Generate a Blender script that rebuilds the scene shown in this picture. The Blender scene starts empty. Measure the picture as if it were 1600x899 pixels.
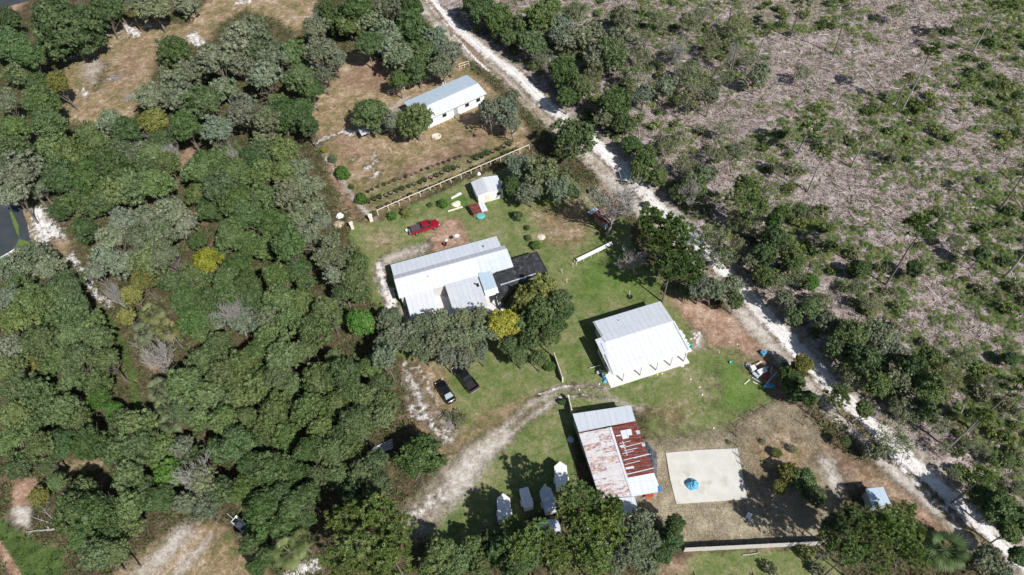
import bpy, math, random
import numpy as np
from mathutils import Vector, Matrix

# ------------------------------------------------------------------ camera
S = bpy.context.scene
C = S.collection
F, CX, CY, CAMH = 1066.0, 800.0, 449.5, 100.0
NADIR = (865.0, 1261.0)
_d = np.array([NADIR[0]-CX, -(NADIR[1]-CY), -F]); _d /= np.linalg.norm(_d)
_up = -_d
_f = np.array([0, 0, -1.0]); _y = _f-_up*np.dot(_f, _up); _y /= np.linalg.norm(_y)
_x = np.cross(_y, _up)
RW = np.array([_x, _y, _up])            # camera space -> world
cam = bpy.data.objects.new("camera", bpy.data.cameras.new("camera")); C.objects.link(cam)
cam.data.sensor_width = 36.0
cam.data.lens = 36.0*F/1600.0
cam.data.clip_start = 1.0; cam.data.clip_end = 6000.0
m4 = Matrix([list(RW[0])+[0], list(RW[1])+[0], list(RW[2])+[CAMH], [0, 0, 0, 1]])
cam.matrix_world = m4
S.camera = cam
S.render.resolution_x, S.render.resolution_y = 1024, 575

# ------------------------------------------------------------------ light
SUN_AZ, SUN_EL = 142.0, 45.0             # azimuth clockwise from +Y
SUN_STRENGTH, SKY_STRENGTH, EXPOSURE = 4.8, 0.07, 0.22
W_ = bpy.data.worlds.new("World"); S.world = W_; W_.use_nodes = True
nt = W_.node_tree
sky = nt.nodes.new("ShaderNodeTexSky"); sky.sky_type = 'NISHITA'; sky.sun_disc = False
sky.sun_elevation = math.radians(SUN_EL); sky.sun_rotation = math.radians(SUN_AZ)
nt.links.new(sky.outputs[0], nt.nodes["Background"].inputs[0])
nt.nodes["Background"].inputs[1].default_value = SKY_STRENGTH
sl = bpy.data.lights.new("sun", 'SUN'); sl.energy = SUN_STRENGTH; sl.angle = math.radians(0.5)
sl.color = (1.0, 0.97, 0.93)
so = bpy.data.objects.new("sun", sl); C.objects.link(so)
_a, _e = math.radians(SUN_AZ), math.radians(SUN_EL)
sdir = Vector((math.sin(_a)*math.cos(_e), math.cos(_a)*math.cos(_e), math.sin(_e)))
so.rotation_euler = sdir.to_track_quat('Z', 'Y').to_euler(); so.location = (60, -40, 120)
S.view_settings.view_transform = 'Standard'; S.view_settings.look = 'None'
S.view_settings.gamma = 1.0; S.view_settings.exposure = EXPOSURE
S.view_settings.use_curve_mapping = False

# ------------------------------------------------------------------ helpers
def G(px, py, z=0.0):
    """world point at height z seen at photo position px,py"""
    v = RW @ np.array([px-CX, -(py-CY), -F]); t = (z-CAMH)/v[2]
    return np.array([v[0]*t, v[1]*t, z])
def PX(w):
    c = RW.T @ (np.array(w, float)-[0, 0, CAMH]); return CX+F*c[0]/-c[2], CY-F*c[1]/-c[2]
def mscale(px, py, z=0.0):
    """photo pixels per metre across, at that place"""
    g = G(px, py, z); c = RW.T @ (g-[0, 0, CAMH]); return F/-c[2]

def nd(nt, t, **kw):
    n = nt.nodes.new(t)
    for k, v in kw.items():
        if k.startswith('i_'):
            n.inputs[int(k[2:])].default_value = v
        else:
            setattr(n, k, v)
    return n
def new_mat(name, rough=0.8, metal=0.0, spec=0.3):
    m = bpy.data.materials.new(name); m.use_nodes = True
    b = m.node_tree.nodes["Principled BSDF"]
    b.inputs["Roughness"].default_value = rough; b.inputs["Metallic"].default_value = metal
    b.inputs["Specular IOR Level"].default_value = spec
    return m, m.node_tree, b
def mottled(name, c1, c2, scale=2.0, rough=0.8, metal=0.0, spec=0.3, detail=6, bump=0.0, c3=None, cs=12.0):
    m, t, b = new_mat(name, rough, metal, spec)
    tc = nd(t, "ShaderNodeTexCoord")
    n = nd(t, "ShaderNodeTexNoise"); n.inputs["Scale"].default_value = scale; n.inputs["Detail"].default_value = detail
    n.inputs["Roughness"].default_value = 0.65
    t.links.new(tc.outputs["Object"], n.inputs["Vector"])
    r = nd(t, "ShaderNodeValToRGB"); r.color_ramp.elements[0].position = .35; r.color_ramp.elements[1].position = .65
    r.color_ramp.elements[0].color = (*c1, 1); r.color_ramp.elements[1].color = (*c2, 1)
    t.links.new(n.outputs["Fac"], r.inputs[0])
    out = r.outputs[0]
    if c3:
        n2 = nd(t, "ShaderNodeTexNoise"); n2.inputs["Scale"].default_value = cs; n2.inputs["Detail"].default_value = 5
        t.links.new(tc.outputs["Object"], n2.inputs["Vector"])
        r2 = nd(t, "ShaderNodeValToRGB"); r2.color_ramp.elements[0].position = .58; r2.color_ramp.elements[1].position = .66
        t.links.new(n2.outputs["Fac"], r2.inputs[0])
        mx = nd(t, "ShaderNodeMixRGB"); t.links.new(r2.outputs[0], mx.inputs[0]); t.links.new(out, mx.inputs[1])
        mx.inputs[2].default_value = (*c3, 1); out = mx.outputs[0]
    t.links.new(out, b.inputs["Base Color"])
    if bump:
        bp = nd(t, "ShaderNodeBump"); bp.inputs["Strength"].default_value = bump; bp.inputs["Distance"].default_value = 0.05
        t.links.new(n.outputs["Fac"], bp.inputs["Height"]); t.links.new(bp.outputs[0], b.inputs["Normal"])
    return m
def roof_mat(name, c1, c2, rust=None, rust_amt=0.6, rib_axis=0, rough=0.45, rib=0.6, rscale=0.5, panel=0.06):
    """ribbed sheet metal: ribs along local Y or X, slightly different sheets, optional rust patches"""
    m, t, b = new_mat(name, rough, 0.15, 0.4)
    tc = nd(t, "ShaderNodeTexCoord"); sp = nd(t, "ShaderNodeSeparateXYZ"); t.links.new(tc.outputs["Object"], sp.inputs[0])
    ax = sp.outputs[rib_axis]; ay = sp.outputs[1-rib_axis]
    def math_(op, a, v=None, bb=None):
        n = nd(t, "ShaderNodeMath"); n.operation = op
        t.links.new(a, n.inputs[0])
        if bb is not None: t.links.new(bb, n.inputs[1])
        elif v is not None: n.inputs[1].default_value = v
        return n.outputs[0]
    sheet = math_('FLOOR', math_('MULTIPLY', ax, 1/0.92))
    row = math_('FLOOR', math_('MULTIPLY', ay, 1/3.1))
    cb = nd(t, "ShaderNodeCombineXYZ"); t.links.new(sheet, cb.inputs[0]); t.links.new(row, cb.inputs[1])
    wn = nd(t, "ShaderNodeTexWhiteNoise"); t.links.new(cb.outputs[0], wn.inputs["Vector"])
    n = nd(t, "ShaderNodeTexNoise"); n.inputs["Scale"].default_value = 0.9; n.inputs["Detail"].default_value = 8
    n.inputs["Roughness"].default_value = .7
    t.links.new(tc.outputs["Object"], n.inputs["Vector"])
    s = math_('ADD', math_('MULTIPLY', wn.outputs[0], panel*3), bb=math_('MULTIPLY', n.outputs["Fac"], .9))
    r = nd(t, "ShaderNodeValToRGB"); r.color_ramp.elements[0].position = .25; r.color_ramp.elements[1].position = .75
    r.color_ramp.elements[0].color = (*c1, 1); r.color_ramp.elements[1].color = (*c2, 1)
    t.links.new(s, r.inputs[0]); out = r.outputs[0]
    if rust:
        mp = nd(t, "ShaderNodeMapping"); mp.inputs["Scale"].default_value = (1.6, .5, 1) if rib_axis == 0 else (.5, 1.6, 1)
        t.links.new(tc.outputs["Object"], mp.inputs[0])
        n2 = nd(t, "ShaderNodeTexNoise"); n2.inputs["Scale"].default_value = rscale*2; n2.inputs["Detail"].default_value = 9
        n2.inputs["Roughness"].default_value = .75
        t.links.new(mp.outputs[0], n2.inputs["Vector"])
        s2 = math_('ADD', n2.outputs["Fac"], bb=math_('MULTIPLY', wn.outputs[0], .16))
        r2 = nd(t, "ShaderNodeValToRGB"); r2.color_ramp.elements[0].position = 1.0-rust_amt*.75; r2.color_ramp.elements[1].position = min(.99, 1.06-rust_amt*.75)
        t.links.new(s2, r2.inputs[0])
        n3 = nd(t, "ShaderNodeTexNoise"); n3.inputs["Scale"].default_value = 3; n3.inputs["Detail"].default_value = 6
        t.links.new(tc.outputs["Object"], n3.inputs["Vector"])
        r3 = nd(t, "ShaderNodeValToRGB"); r3.color_ramp.elements[0].color = (rust[0]*.6, rust[1]*.55, rust[2]*.6, 1)
        r3.color_ramp.elements[1].color = (rust[0]*1.5, rust[1]*1.5, rust[2]*1.2, 1)
        r3.color_ramp.elements[0].position = .4; r3.color_ramp.elements[1].position = .65
        t.links.new(n3.outputs["Fac"], r3.inputs[0])
        mx = nd(t, "ShaderNodeMixRGB"); t.links.new(r2.outputs[0], mx.inputs[0]); t.links.new(out, mx.inputs[1]); t.links.new(r3.outputs[0], mx.inputs[2])
        out = mx.outputs[0]
    t.links.new(out, b.inputs["Base Color"])
    sm = math_('LESS_THAN', math_('PINGPONG', ax, .46), .045)
    sy_ = math_('LESS_THAN', math_('PINGPONG', ay, 1.55), .05)
    nl = nd(t, "ShaderNodeTexNoise"); nl.inputs["Scale"].default_value = 1.3; nl.inputs["Detail"].default_value = 7; nl.inputs["Roughness"].default_value = .8
    mpl = nd(t, "ShaderNodeMapping"); mpl.inputs["Scale"].default_value = (3.5, .35, 1) if rib_axis == 0 else (.35, 3.5, 1)
    t.links.new(tc.outputs["Object"], mpl.inputs[0]); t.links.new(mpl.outputs[0], nl.inputs["Vector"])
    lap = math_('MULTIPLY', math_('MAXIMUM', sm, bb=math_('MULTIPLY', sy_, .6)), bb=math_('MULTIPLY', nl.outputs["Fac"], .55))
    stn = nd(t, "ShaderNodeMapRange"); stn.inputs["From Min"].default_value = .48; stn.inputs["From Max"].default_value = .78; stn.inputs["To Max"].default_value = .32; t.links.new(nl.outputs["Fac"], stn.inputs[0])
    tot = math_('ADD', lap, bb=stn.outputs[0])
    mw = nd(t, "ShaderNodeMixRGB"); t.links.new(tot, mw.inputs[0]); t.links.new(out, mw.inputs[1]); mw.inputs[2].default_value = (.30, .29, .28, 1)
    t.links.new(mw.outputs[0], b.inputs["Base Color"])
    rb = math_('PINGPONG', ax, .115)
    rb2 = math_('GREATER_THAN', rb, .085)
    bp = nd(t, "ShaderNodeBump"); bp.inputs["Strength"].default_value = rib; bp.inputs["Distance"].default_value = 0.03
    t.links.new(rb2, bp.inputs["Height"]); t.links.new(bp.outputs[0], b.inputs["Normal"])
    return m

def tag(o, label=None, cat=None, group=None, kind=None):
    if label: o["label"] = label
    if cat: o["category"] = cat
    if group: o["group"] = group
    if kind: o["kind"] = kind
    return o
def empty(name, loc=(0, 0, 0), rz=0.0, label=None, cat=None, group=None):
    o = bpy.data.objects.new(name, None); C.objects.link(o); o.empty_display_size = .5
    o.location = loc; o.rotation_euler = (0, 0, rz)
    return tag(o, label, cat, group)
def link(name, me, parent=None, loc=None):
    o = bpy.data.objects.new(name, me); C.objects.link(o)
    if parent is not None: o.parent = parent
    if loc is not None: o.location = loc
    return o

class MB:
    """collects simple solids, links them as one mesh object"""
    def __init__(s): s.v = []; s.f = []
    def add(s, vs, fs):
        b = len(s.v); s.v += [tuple(float(q) for q in p) for p in vs]; s.f += [tuple(b+i for i in f) for f in fs]; return s
    def box(s, c, d, rz=0.0, ry=0.0, rx=0.0):
        M = Matrix.Rotation(rz, 3, 'Z') @ Matrix.Rotation(ry, 3, 'Y') @ Matrix.Rotation(rx, 3, 'X')
        vs = [Vector(c)+M @ Vector((sx*d[0]/2, sy*d[1]/2, sz*d[2]/2)) for sz in (-1, 1) for sy in (-1, 1) for sx in (-1, 1)]
        return s.add(vs, [(0, 2, 3, 1), (4, 5, 7, 6), (0, 1, 5, 4), (2, 6, 7, 3), (0, 4, 6, 2), (1, 3, 7, 5)])
    def prism(s, pts, z0, z1):
        n = len(pts)
        a = sum(pts[i][0]*pts[(i+1) % n][1]-pts[(i+1) % n][0]*pts[i][1] for i in range(n))
        if a < 0: pts = pts[::-1]
        vs = [(p[0], p[1], z0) for p in pts]+[(p[0], p[1], z1) for p in pts]
        return s.add(vs, [tuple(range(n))[::-1], tuple(range(n, 2*n))]+[(i, (i+1) % n, n+(i+1) % n, n+i) for i in range(n)])
    def slab(s, pts, t):
        """polygon with its own heights, thickness t downwards"""
        n = len(pts)
        a = sum(pts[i][0]*pts[(i+1) % n][1]-pts[(i+1) % n][0]*pts[i][1] for i in range(n))
        if a < 0: pts = pts[::-1]
        vs = [(p[0], p[1], p[2]-t) for p in pts]+[tuple(p) for p in pts]
        return s.add(vs, [tuple(range(n))[::-1], tuple(range(n, 2*n))]+[(i, (i+1) % n, n+(i+1) % n, n+i) for i in range(n)])
    def tube(s, a, b, ra, rb=None, n=8, cap=True):
        a = Vector(a); b = Vector(b); rb = ra if rb is None else rb
        d = (b-a); q = d.to_track_quat('Z', 'Y').to_matrix()
        vs = [a+q @ Vector((ra*math.cos(k*2*math.pi/n), ra*math.sin(k*2*math.pi/n), 0)) for k in range(n)]
        vs += [b+q @ Vector((rb*math.cos(k*2*math.pi/n), rb*math.sin(k*2*math.pi/n), 0)) for k in range(n)]
        fs = [(k, (k+1) % n, n+(k+1) % n, n+k) for k in range(n)]
        if cap: fs += [tuple(range(n))[::-1], tuple(range(n, 2*n))]
        return s.add(vs, fs)
    def loft(s, rings):
        n = len(rings[0]); vs = [p for r in rings for p in r]; fs = []
        for k in range(len(rings)-1):
            for i in range(n): fs.append((k*n+i, k*n+(i+1) % n, (k+1)*n+(i+1) % n, (k+1)*n+i))
        fs += [tuple(range(n))[::-1], tuple(range((len(rings)-1)*n, len(rings)*n))]
        return s.add(vs, fs)
    def build(s, name, mat, parent=None, bevel=0.0, smooth=False, loc=None):
        me = bpy.data.meshes.new(name); me.from_pydata(s.v, [], s.f); me.materials.append(mat); me.validate(); me.update()
        if smooth: me.polygons.foreach_set("use_smooth", [True]*len(me.polygons))
        o = link(name, me, parent, loc)
        if bevel:
            md = o.modifiers.new("bevel", 'BEVEL'); md.width = bevel; md.segments = 2; md.limit_method = 'ANGLE'; md.angle_limit = .6
        return o

def np_mesh(name, V, faces, mat, tint=None, smooth=False):
    """faces: list of (m,k) int arrays; tint: per-vertex value 0..1"""
    me = bpy.data.meshes.new(name)
    V = np.asarray(V, np.float32); nv = len(V)
    lens = np.concatenate([np.full(len(f), f.shape[1]) for f in faces]); idx = np.concatenate([f.ravel() for f in faces])
    me.vertices.add(nv); me.vertices.foreach_set("co", V.ravel())
    me.loops.add(len(idx)); me.loops.foreach_set("vertex_index", idx.astype(np.int32))
    me.polygons.add(len(lens)); st = np.concatenate([[0], np.cumsum(lens)[:-1]])
    me.polygons.foreach_set("loop_start", st.astype(np.int32)); me.polygons.foreach_set("loop_total", lens.astype(np.int32))
    if smooth: me.polygons.foreach_set("use_smooth", np.ones(len(lens), bool))
    me.materials.append(mat)
    me.update(calc_edges=True)
    if tint is not None:
        at = me.attributes.new("tint", 'FLOAT', 'POINT'); at.data.foreach_set("value", np.asarray(tint, np.float32))
    return me
# ------------------------------------------------------------------ ground
# classes painted on the ground sheet: what grows or lies there (a real surface property)
CLS = ["lawn", "dry", "sand", "dirt", "clear", "straw", "vivid", "track", "mown"]
RX, RY = (-142.0, 138.0), (8.0, 190.0)
STEP = 0.5
xs = np.arange(RX[0], RX[1]+.01, STEP); ys = np.arange(RY[0], RY[1]+.01, STEP)
xs = np.concatenate([[-2500, -900, -400, -220, -165], xs, [165, 220, 400, 900, 2500]])
ys = np.concatenate([[-2500, -900, -300, -80, -20], ys, [215, 300, 500, 1000, 2800]])
GX, GY = np.meshgrid(xs, ys)
gp = np.stack([GX.ravel(), GY.ravel()], 1)
Wt = {c: np.zeros(len(gp)) for c in CLS}

def seg_dist(P, a, b):
    d = b-a; L = max(1e-9, (d*d).sum()); t = np.clip(((P-a) @ d)/L, 0, 1)
    return np.hypot(*(P-(a+t[:, None]*d)).T)
def poly_sd(P, poly):
    """signed distance, positive inside"""
    n = len(poly); inside = np.zeros(len(P), bool); dist = np.full(len(P), 1e9)
    for i in range(n):
        a, b = poly[i], poly[(i+1) % n]
        dist = np.minimum(dist, seg_dist(P, a, b))
        c = ((a[1] > P[:, 1]) != (b[1] > P[:, 1])) & (P[:, 0] < (b[0]-a[0])*(P[:, 1]-a[1])/(b[1]-a[1]+1e-12)+a[0])
        inside ^= c
    return np.where(inside, dist, -dist)
def lay(cls, m):
    for c in CLS: Wt[c] *= (1-m)
    if cls in Wt: Wt[cls] += m
def paint(cls, pts, soft=1.5, k=1.0):
    w = np.array([G(*p)[:2] for p in pts]); sd = poly_sd(gp, w)
    lay(cls, k*np.clip(sd/(2*soft)+.5, 0, 1))
def stroke(cls, pts, width, soft=.8, k=1.0):
    w = [G(*p)[:2] for p in pts]; d = np.full(len(gp), 1e9)
    ws = width if isinstance(width, (list, tuple)) else [width]*len(pts)
    best = np.full(len(gp), -1e9)
    for i in range(len(w)-1):
        a, b = w[i], w[i+1]; dd = b-a; t = np.clip(((gp-a) @ dd)/(dd @ dd), 0, 1)
        ds = np.hypot(*(gp-(a+t[:, None]*dd)).T); best = np.maximum(best, (ws[i]+(ws[i+1]-ws[i])*t)/2-ds)
    lay(cls, k*np.clip(best/(2*soft)+.5, 0, 1))

ROAD = [(640, -30), (668, 5), (700, 42), (745, 78), (800, 118), (850, 168), (900, 208), (950, 250), (990, 292), (1040, 345), (1100, 400),
        (1150, 452), (1200, 505), (1250, 560), (1300, 612), (1350, 660), (1400, 708), (1450, 752), (1500, 800), (1555, 850), (1620, 905), (1700, 980)]
# clear-cut land east of the road
paint("clear", ROAD[::1]+[(2300, 1200), (2300, -250), (640, -60)], 2.0)
# forest glades
paint("dry", [(98, 110), (130, 78), (180, 40), (215, 28), (265, 35), (300, 45), (285, 70), (255, 60), (240, 105), (235, 130), (215, 160), (210, 182), (150, 200), (105, 190), (92, 150)], 2)
paint("dry", [(300, 25), (350, -20), (500, -40), (490, 20), (465, 55), (430, 30), (380, 15), (340, 40), (320, 70), (285, 70)], 2)
paint("vivid", [(130, 135), (160, 95), (180, 110), (165, 140), (140, 150)], 2, .5)
for p, w in (([(195, 40), (215, 55), (205, 50)], 2.5), ([(230, 38), (236, 42)], 1.5), ([(258, 60), (250, 70)], 2), ([(100, 95), (135, 80), (140, 92)], 1.6), ([(150, 98), (165, 102)], 1.6),
             ([(165, 125), (200, 115)], 1.2), ([(200, 155), (212, 148)], 2), ([(128, 140), (135, 150)], 1.6), ([(300, 55), (312, 68)], 3), ([(370, 5), (390, 2)], 2), ([(180, 55), (195, 62)], .9)):
    stroke("sand", p, w*1.2, 1.3, .62)
paint("track", [(125, 95), (150, 85), (165, 100), (150, 130), (125, 125)], 2, .6)
paint("dirt", [(185, 70), (235, 60), (235, 120), (200, 150), (170, 140)], 4, .45)
paint("sand", [(-200, 300), (32, 318), (50, 384), (0, 410), (-200, 470)], .5, .7)
paint("dry", [(30, 318), (48, 316), (66, 388), (50, 392)], .8)
paint("sand", [(42, 322), (70, 318), (82, 340), (100, 352), (112, 372), (108, 392), (85, 385), (55, 388), (45, 365)], 1.8, .6)
paint("dry", [(80, 375), (112, 375), (118, 410), (105, 425), (85, 400)], 1.5, .8)
stroke("sand", [(110, 400), (130, 432), (150, 462), (165, 472), (172, 480)], 1.8, 1, .6)
paint("dirt", [(20, 752), (55, 748), (60, 765), (45, 790), (15, 805), (18, 775)], 1.2)
paint("track", [(20, 795), (45, 790), (48, 830), (20, 820)], 1)
paint("dirt", [(260, 275), (290, 225), (320, 232), (310, 255)], 1.2, .6); paint("dirt", [(225, 300), (255, 300), (255, 335), (235, 325)], 1.2, .7)
paint("vivid", [(-20, 800), (20, 822), (60, 850), (100, 860), (100, 910), (30, 910), (-20, 850)], 1.5)
stroke("dirt", [(-5, 850), (15, 880), (30, 910)], 1.2, .5)
stroke("vivid", [(168, 495), (185, 530), (205, 580), (215, 640), (225, 690)], 1.8, 1, .8)
paint("dirt", [(230, 545), (260, 560), (245, 585), (228, 575)], 1, .9)
paint("dry", [(165, 910), (200, 880), (240, 850), (270, 830), (330, 815), (365, 835), (375, 870), (400, 910)], 1.4)
stroke("track", [(215, 905), (250, 870), (285, 835)], 3, 1.6, .8); stroke("track", [(270, 905), (300, 870), (330, 840)], 2, 1, .6)
paint("dry", [(350, 870), (400, 860), (430, 910), (340, 910)], 1.2)
paint("sand", [(428, 905), (455, 882), (480, 870), (505, 868), (500, 890), (470, 910)], 1.0, .55)
paint("dry", [(85, 720), (165, 712), (175, 735), (100, 735)], 1, .7)
paint("dirt", [(-180, -60), (100, -60), (60, 5), (20, 18), (-180, 60)], 1)
# yard of the far home
paint("dry", [(488, 95), (560, 80), (640, 120), (720, 90), (745, 120), (800, 165), (830, 215), (825, 235), (720, 275), (590, 340), (570, 345), (540, 290), (505, 235), (480, 195), (488, 150)], 1.6)
paint("dirt", [(560, 95), (600, 95), (625, 120), (600, 140), (530, 145), (520, 130)], 2.2, .55)
paint("dirt", [(625, 262), (700, 232), (735, 205), (770, 190), (745, 240), (700, 262), (640, 280), (605, 295)], 2, .6)
paint("dirt", [(500, 200), (560, 210), (590, 250), (560, 260), (515, 235)], 2.5, .5)
paint("lawn", [(560, 300), (640, 272), (740, 235), (825, 220), (830, 232), (720, 275), (600, 328), (580, 330)], 2, .55)
paint("lawn", [(590, 245), (640, 240), (620, 270), (580, 300), (555, 285)], 3, .35); paint("lawn", [(690, 205), (740, 200), (720, 225), (690, 230)], 3, .35)
for p in ([(550, 250), (556, 244)], [(575, 262), (590, 270)], [(585, 238), (590, 250), (570, 262)], [(575, 280), (588, 275)], [(540, 205), (550, 212)]): stroke("sand", p, 1.0, 1.0, .55)
stroke("sand", [(492, 225), (525, 208), (560, 205), (610, 205)], 1.8, 1.0, .5)
stroke("track", [(650, 165), (600, 178), (640, 150)], 1.4, .8, .7)
stroke("track", [(505, 235), (525, 270), (545, 300), (565, 325), (590, 345)], 1.3, .7, .85)
stroke("dirt", [(512, 262), (532, 300), (550, 335), (560, 355)], 2.5, 1.2, .6)
# main yard
YARD = [(548, 345), (590, 345), (620, 330), (700, 297), (730, 282), (790, 262), (830, 245), (900, 285), (940, 320), (985, 350), (990, 400), (1040, 440), (1090, 470), (1165, 520), (1200, 580), (1222, 632), (1185, 648),
        (1150, 665), (1080, 680), (1010, 690), (1015, 640), (900, 650), (895, 700), (905, 780), (880, 800), (830, 800), (770, 850), (700, 870), (640, 830), (640, 780), (690, 735), (680, 690), (660, 640), (640, 600), (625, 560),
        (600, 500), (580, 470), (575, 430), (560, 390), (545, 370)]
paint("lawn", YARD, 1.2)
paint("mown", [(900, 400), (985, 395), (1030, 450), (1010, 470), (940, 480), (895, 470)], 3, .7)
paint("dry", [(820, 325), (870, 320), (915, 300), (940, 330), (925, 380), (880, 395), (845, 385)], 3, .6)
paint("dry", [(560, 345), (600, 350), (640, 375), (610, 400), (575, 395)], 3, .5)
paint("mown", [(1120, 560), (1160, 555), (1195, 610), (1190, 635), (1150, 650), (1110, 640)], 2.5, .8)
paint("mown", [(870, 540), (905, 530), (930, 590), (890, 600)], 2, .6); paint("mown", [(1010, 645), (1060, 660), (1020, 690), (1005, 670)], 2, .7)
paint("mown", [(700, 310), (725, 305), (732, 322), (705, 330)], 1, .9)
paint("dirt", [(690, 345), (718, 338), (728, 360), (735, 385), (700, 398), (665, 392), (672, 365)], 1.6, .85)
paint("track", [(588, 408), (640, 386), (674, 380), (662, 398), (620, 406), (605, 414), (602, 440), (612, 470), (600, 470), (586, 440)], 1.4, .9)
paint("sand", [(640, 388), (672, 382), (660, 396), (635, 400)], 1, .45)
stroke("sand", [(594, 412), (598, 440), (603, 462), (612, 486)], 1.6, .8, .7); stroke("sand", [(612, 452), (616, 470), (622, 488)], .9, .4, .8)
paint("track", [(622, 480), (690, 490), (700, 510), (640, 515)], 1.2)
paint("dry", [(620, 570), (665, 560), (700, 580), (710, 640), (720, 690), (690, 720), (650, 660), (640, 620)], 2, .75)
paint("track", [(622, 575), (640, 570), (665, 600), (680, 650), (700, 690), (680, 700), (660, 660), (640, 630)], 1.4, .5)
paint("dirt", [(612, 650), (650, 640), (690, 670), (690, 690), (640, 675)], 1.5, .5)
stroke("sand", [(632, 570), (648, 605), (662, 640), (680, 672), (700, 692)], 1.3, 1.1, .64)
stroke("sand", [(652, 572), (668, 600), (684, 632), (700, 668), (712, 690)], .9, .9, .56)
stroke("sand", [(640, 640), (652, 655)], 1.6, .8, .5)
paint("dry", [(740, 640), (860, 600), (870, 640), (800, 680), (770, 720), (720, 760), (690, 740), (710, 700)], 2.5, .6)
paint("track", [(630, 800), (660, 775), (690, 745), (720, 712), (770, 680), (790, 685), (760, 720), (735, 760), (700, 800), (665, 835), (635, 832)], 2.2, .92)
paint("sand", [(640, 800), (668, 775), (688, 757), (700, 762), (695, 785), (668, 808), (650, 822)], 1.6, .62)
stroke("track", [(740, 705), (790, 668), (830, 630), (870, 608), (915, 603), (950, 607)], 1.0, .8, .8)
stroke("track", [(765, 705), (820, 660), (860, 630), (905, 618), (960, 625), (1000, 640)], 1.0, .8, .72)
stroke("sand", [(840, 618), (880, 604), (940, 604)], .5, .4, .7); stroke("sand", [(870, 622), (915, 617), (945, 622)], .5, .4, .6)
paint("dry", [(1030, 600), (1090, 570), (1100, 590), (1110, 650), (1060, 660), (1010, 640)], 5, .35)
paint("dry", [(1030, 640), (1065, 635), (1075, 660), (1040, 665)], 2, .5)
for rr in (3.2, 4.5):                     # wheel rings worn in the grass
    c0 = G(1062, 612)
    pts = [PX((c0[0]+rr*1.5*math.cos(a*.5), c0[1]+rr*math.sin(a*.5), 0)) for a in range(-1, 8)]
    stroke("track", pts, .35, .35, .45)
paint("dirt", [(1035, 458), (1100, 470), (1170, 495), (1215, 540), (1235, 575), (1185, 568), (1150, 545), (1110, 545), (1085, 520), (1060, 490)], 1.8, .75)
paint("track", [(1080, 515), (1100, 520), (1098, 545), (1080, 550)], 1.0, .8)
paint("dirt", [(925, 265), (975, 275), (1000, 330), (950, 320)], 1.2, .85)
paint("dirt", [(1150, 565), (1225, 580), (1250, 640), (1225, 650), (1195, 600)], 1.2, .7)
# weedy pen round the slab, ground beyond
paint("straw", [(1005, 695), (1080, 682), (1150, 668), (1185, 650), (1235, 628), (1290, 690), (1320, 760), (1300, 830), (1270, 850), (1070, 852), (1040, 830), (1000, 800), (1020, 760)], 2.4)
paint("lawn", [(1010, 690), (1080, 676), (1150, 662), (1160, 690), (1100, 698), (1030, 704)], 3, .4)
paint("dirt", [(1160, 680), (1230, 660), (1290, 720), (1240, 745), (1200, 800), (1175, 790)], 3, .6)
paint("lawn", [(1060, 800), (1160, 795), (1200, 820), (1120, 840), (1060, 830)], 4, .3)
paint("dry", [(1160, 690), (1230, 660), (1290, 720), (1250, 740), (1200, 750), (1175, 740)], 3, .7)
paint("lawn", [(1000, 905), (1040, 872), (1100, 866), (1285, 858), (1300, 880), (1330, 910)], 1.2)
paint("dirt", [(1030, 868), (1075, 866), (1080, 905), (1020, 905)], 1.5, .6)
paint("dirt", [(1290, 700), (1400, 740), (1500, 830), (1530, 850), (1480, 850), (1400, 790), (1330, 760)], 2, .8)
paint("dry", [(1330, 720), (1400, 745), (1420, 780), (1380, 770), (1340, 750)], 2, .6)
paint("track", [(1275, 715), (1300, 710), (1320, 760), (1312, 785), (1292, 760)], 1.2, .7)
# greener patches of the clear-cut
for P_, k_ in (([(1120, -30), (1340, -30), (1300, 45), (1230, 55), (1150, 40)], .5), ([(1490, -30), (1640, -30), (1640, 130), (1560, 90), (1500, 60)], .4), ([(1310, 130), (1460, 150), (1480, 230), (1400, 250), (1330, 200)], .35),
               ([(1400, 230), (1480, 250), (1640, 280), (1640, 430), (1540, 400), (1460, 330)], .4), ([(1440, 440), (1640, 440), (1640, 740), (1560, 700), (1480, 560)], .4), ([(1200, 300), (1300, 330), (1400, 400), (1440, 470), (1300, 460)], .35)):
    paint("lawn", P_, 4, k_)
# the sand road
rw = [6, 6, 6.5, 6.5, 6, 6.5, 7.5, 8, 8, 7, 6, 6, 7, 7, 6.5, 6.5, 6.5, 6, 6, 6, 6, 6]
stroke("track", ROAD, [w*1.15 for w in rw], 1.2, .85)
stroke("dirt", [(p[0]-4, p[1]+4) for p in ROAD], .8, .8, .5)
stroke("sand", [(p[0]+6, p[1]-3) for p in ROAD], [w*.52 for w in rw], 1.1, .78)
stroke("sand", [(660, -20), (690, 20), (715, 60), (745, 95), (790, 130)], 1.0, .5, .8)
stroke("dirt", [(670, 0), (705, 45), (745, 88), (800, 138), (845, 182)], .7, .4, .75)
stroke("dry", [(1310, 640), (1370, 695), (1430, 748), (1500, 815), (1560, 868)], .8, .4, .8)
stroke("sand", [(1395, 715), (1430, 755), (1490, 810)], .9, .5, .6)

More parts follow.
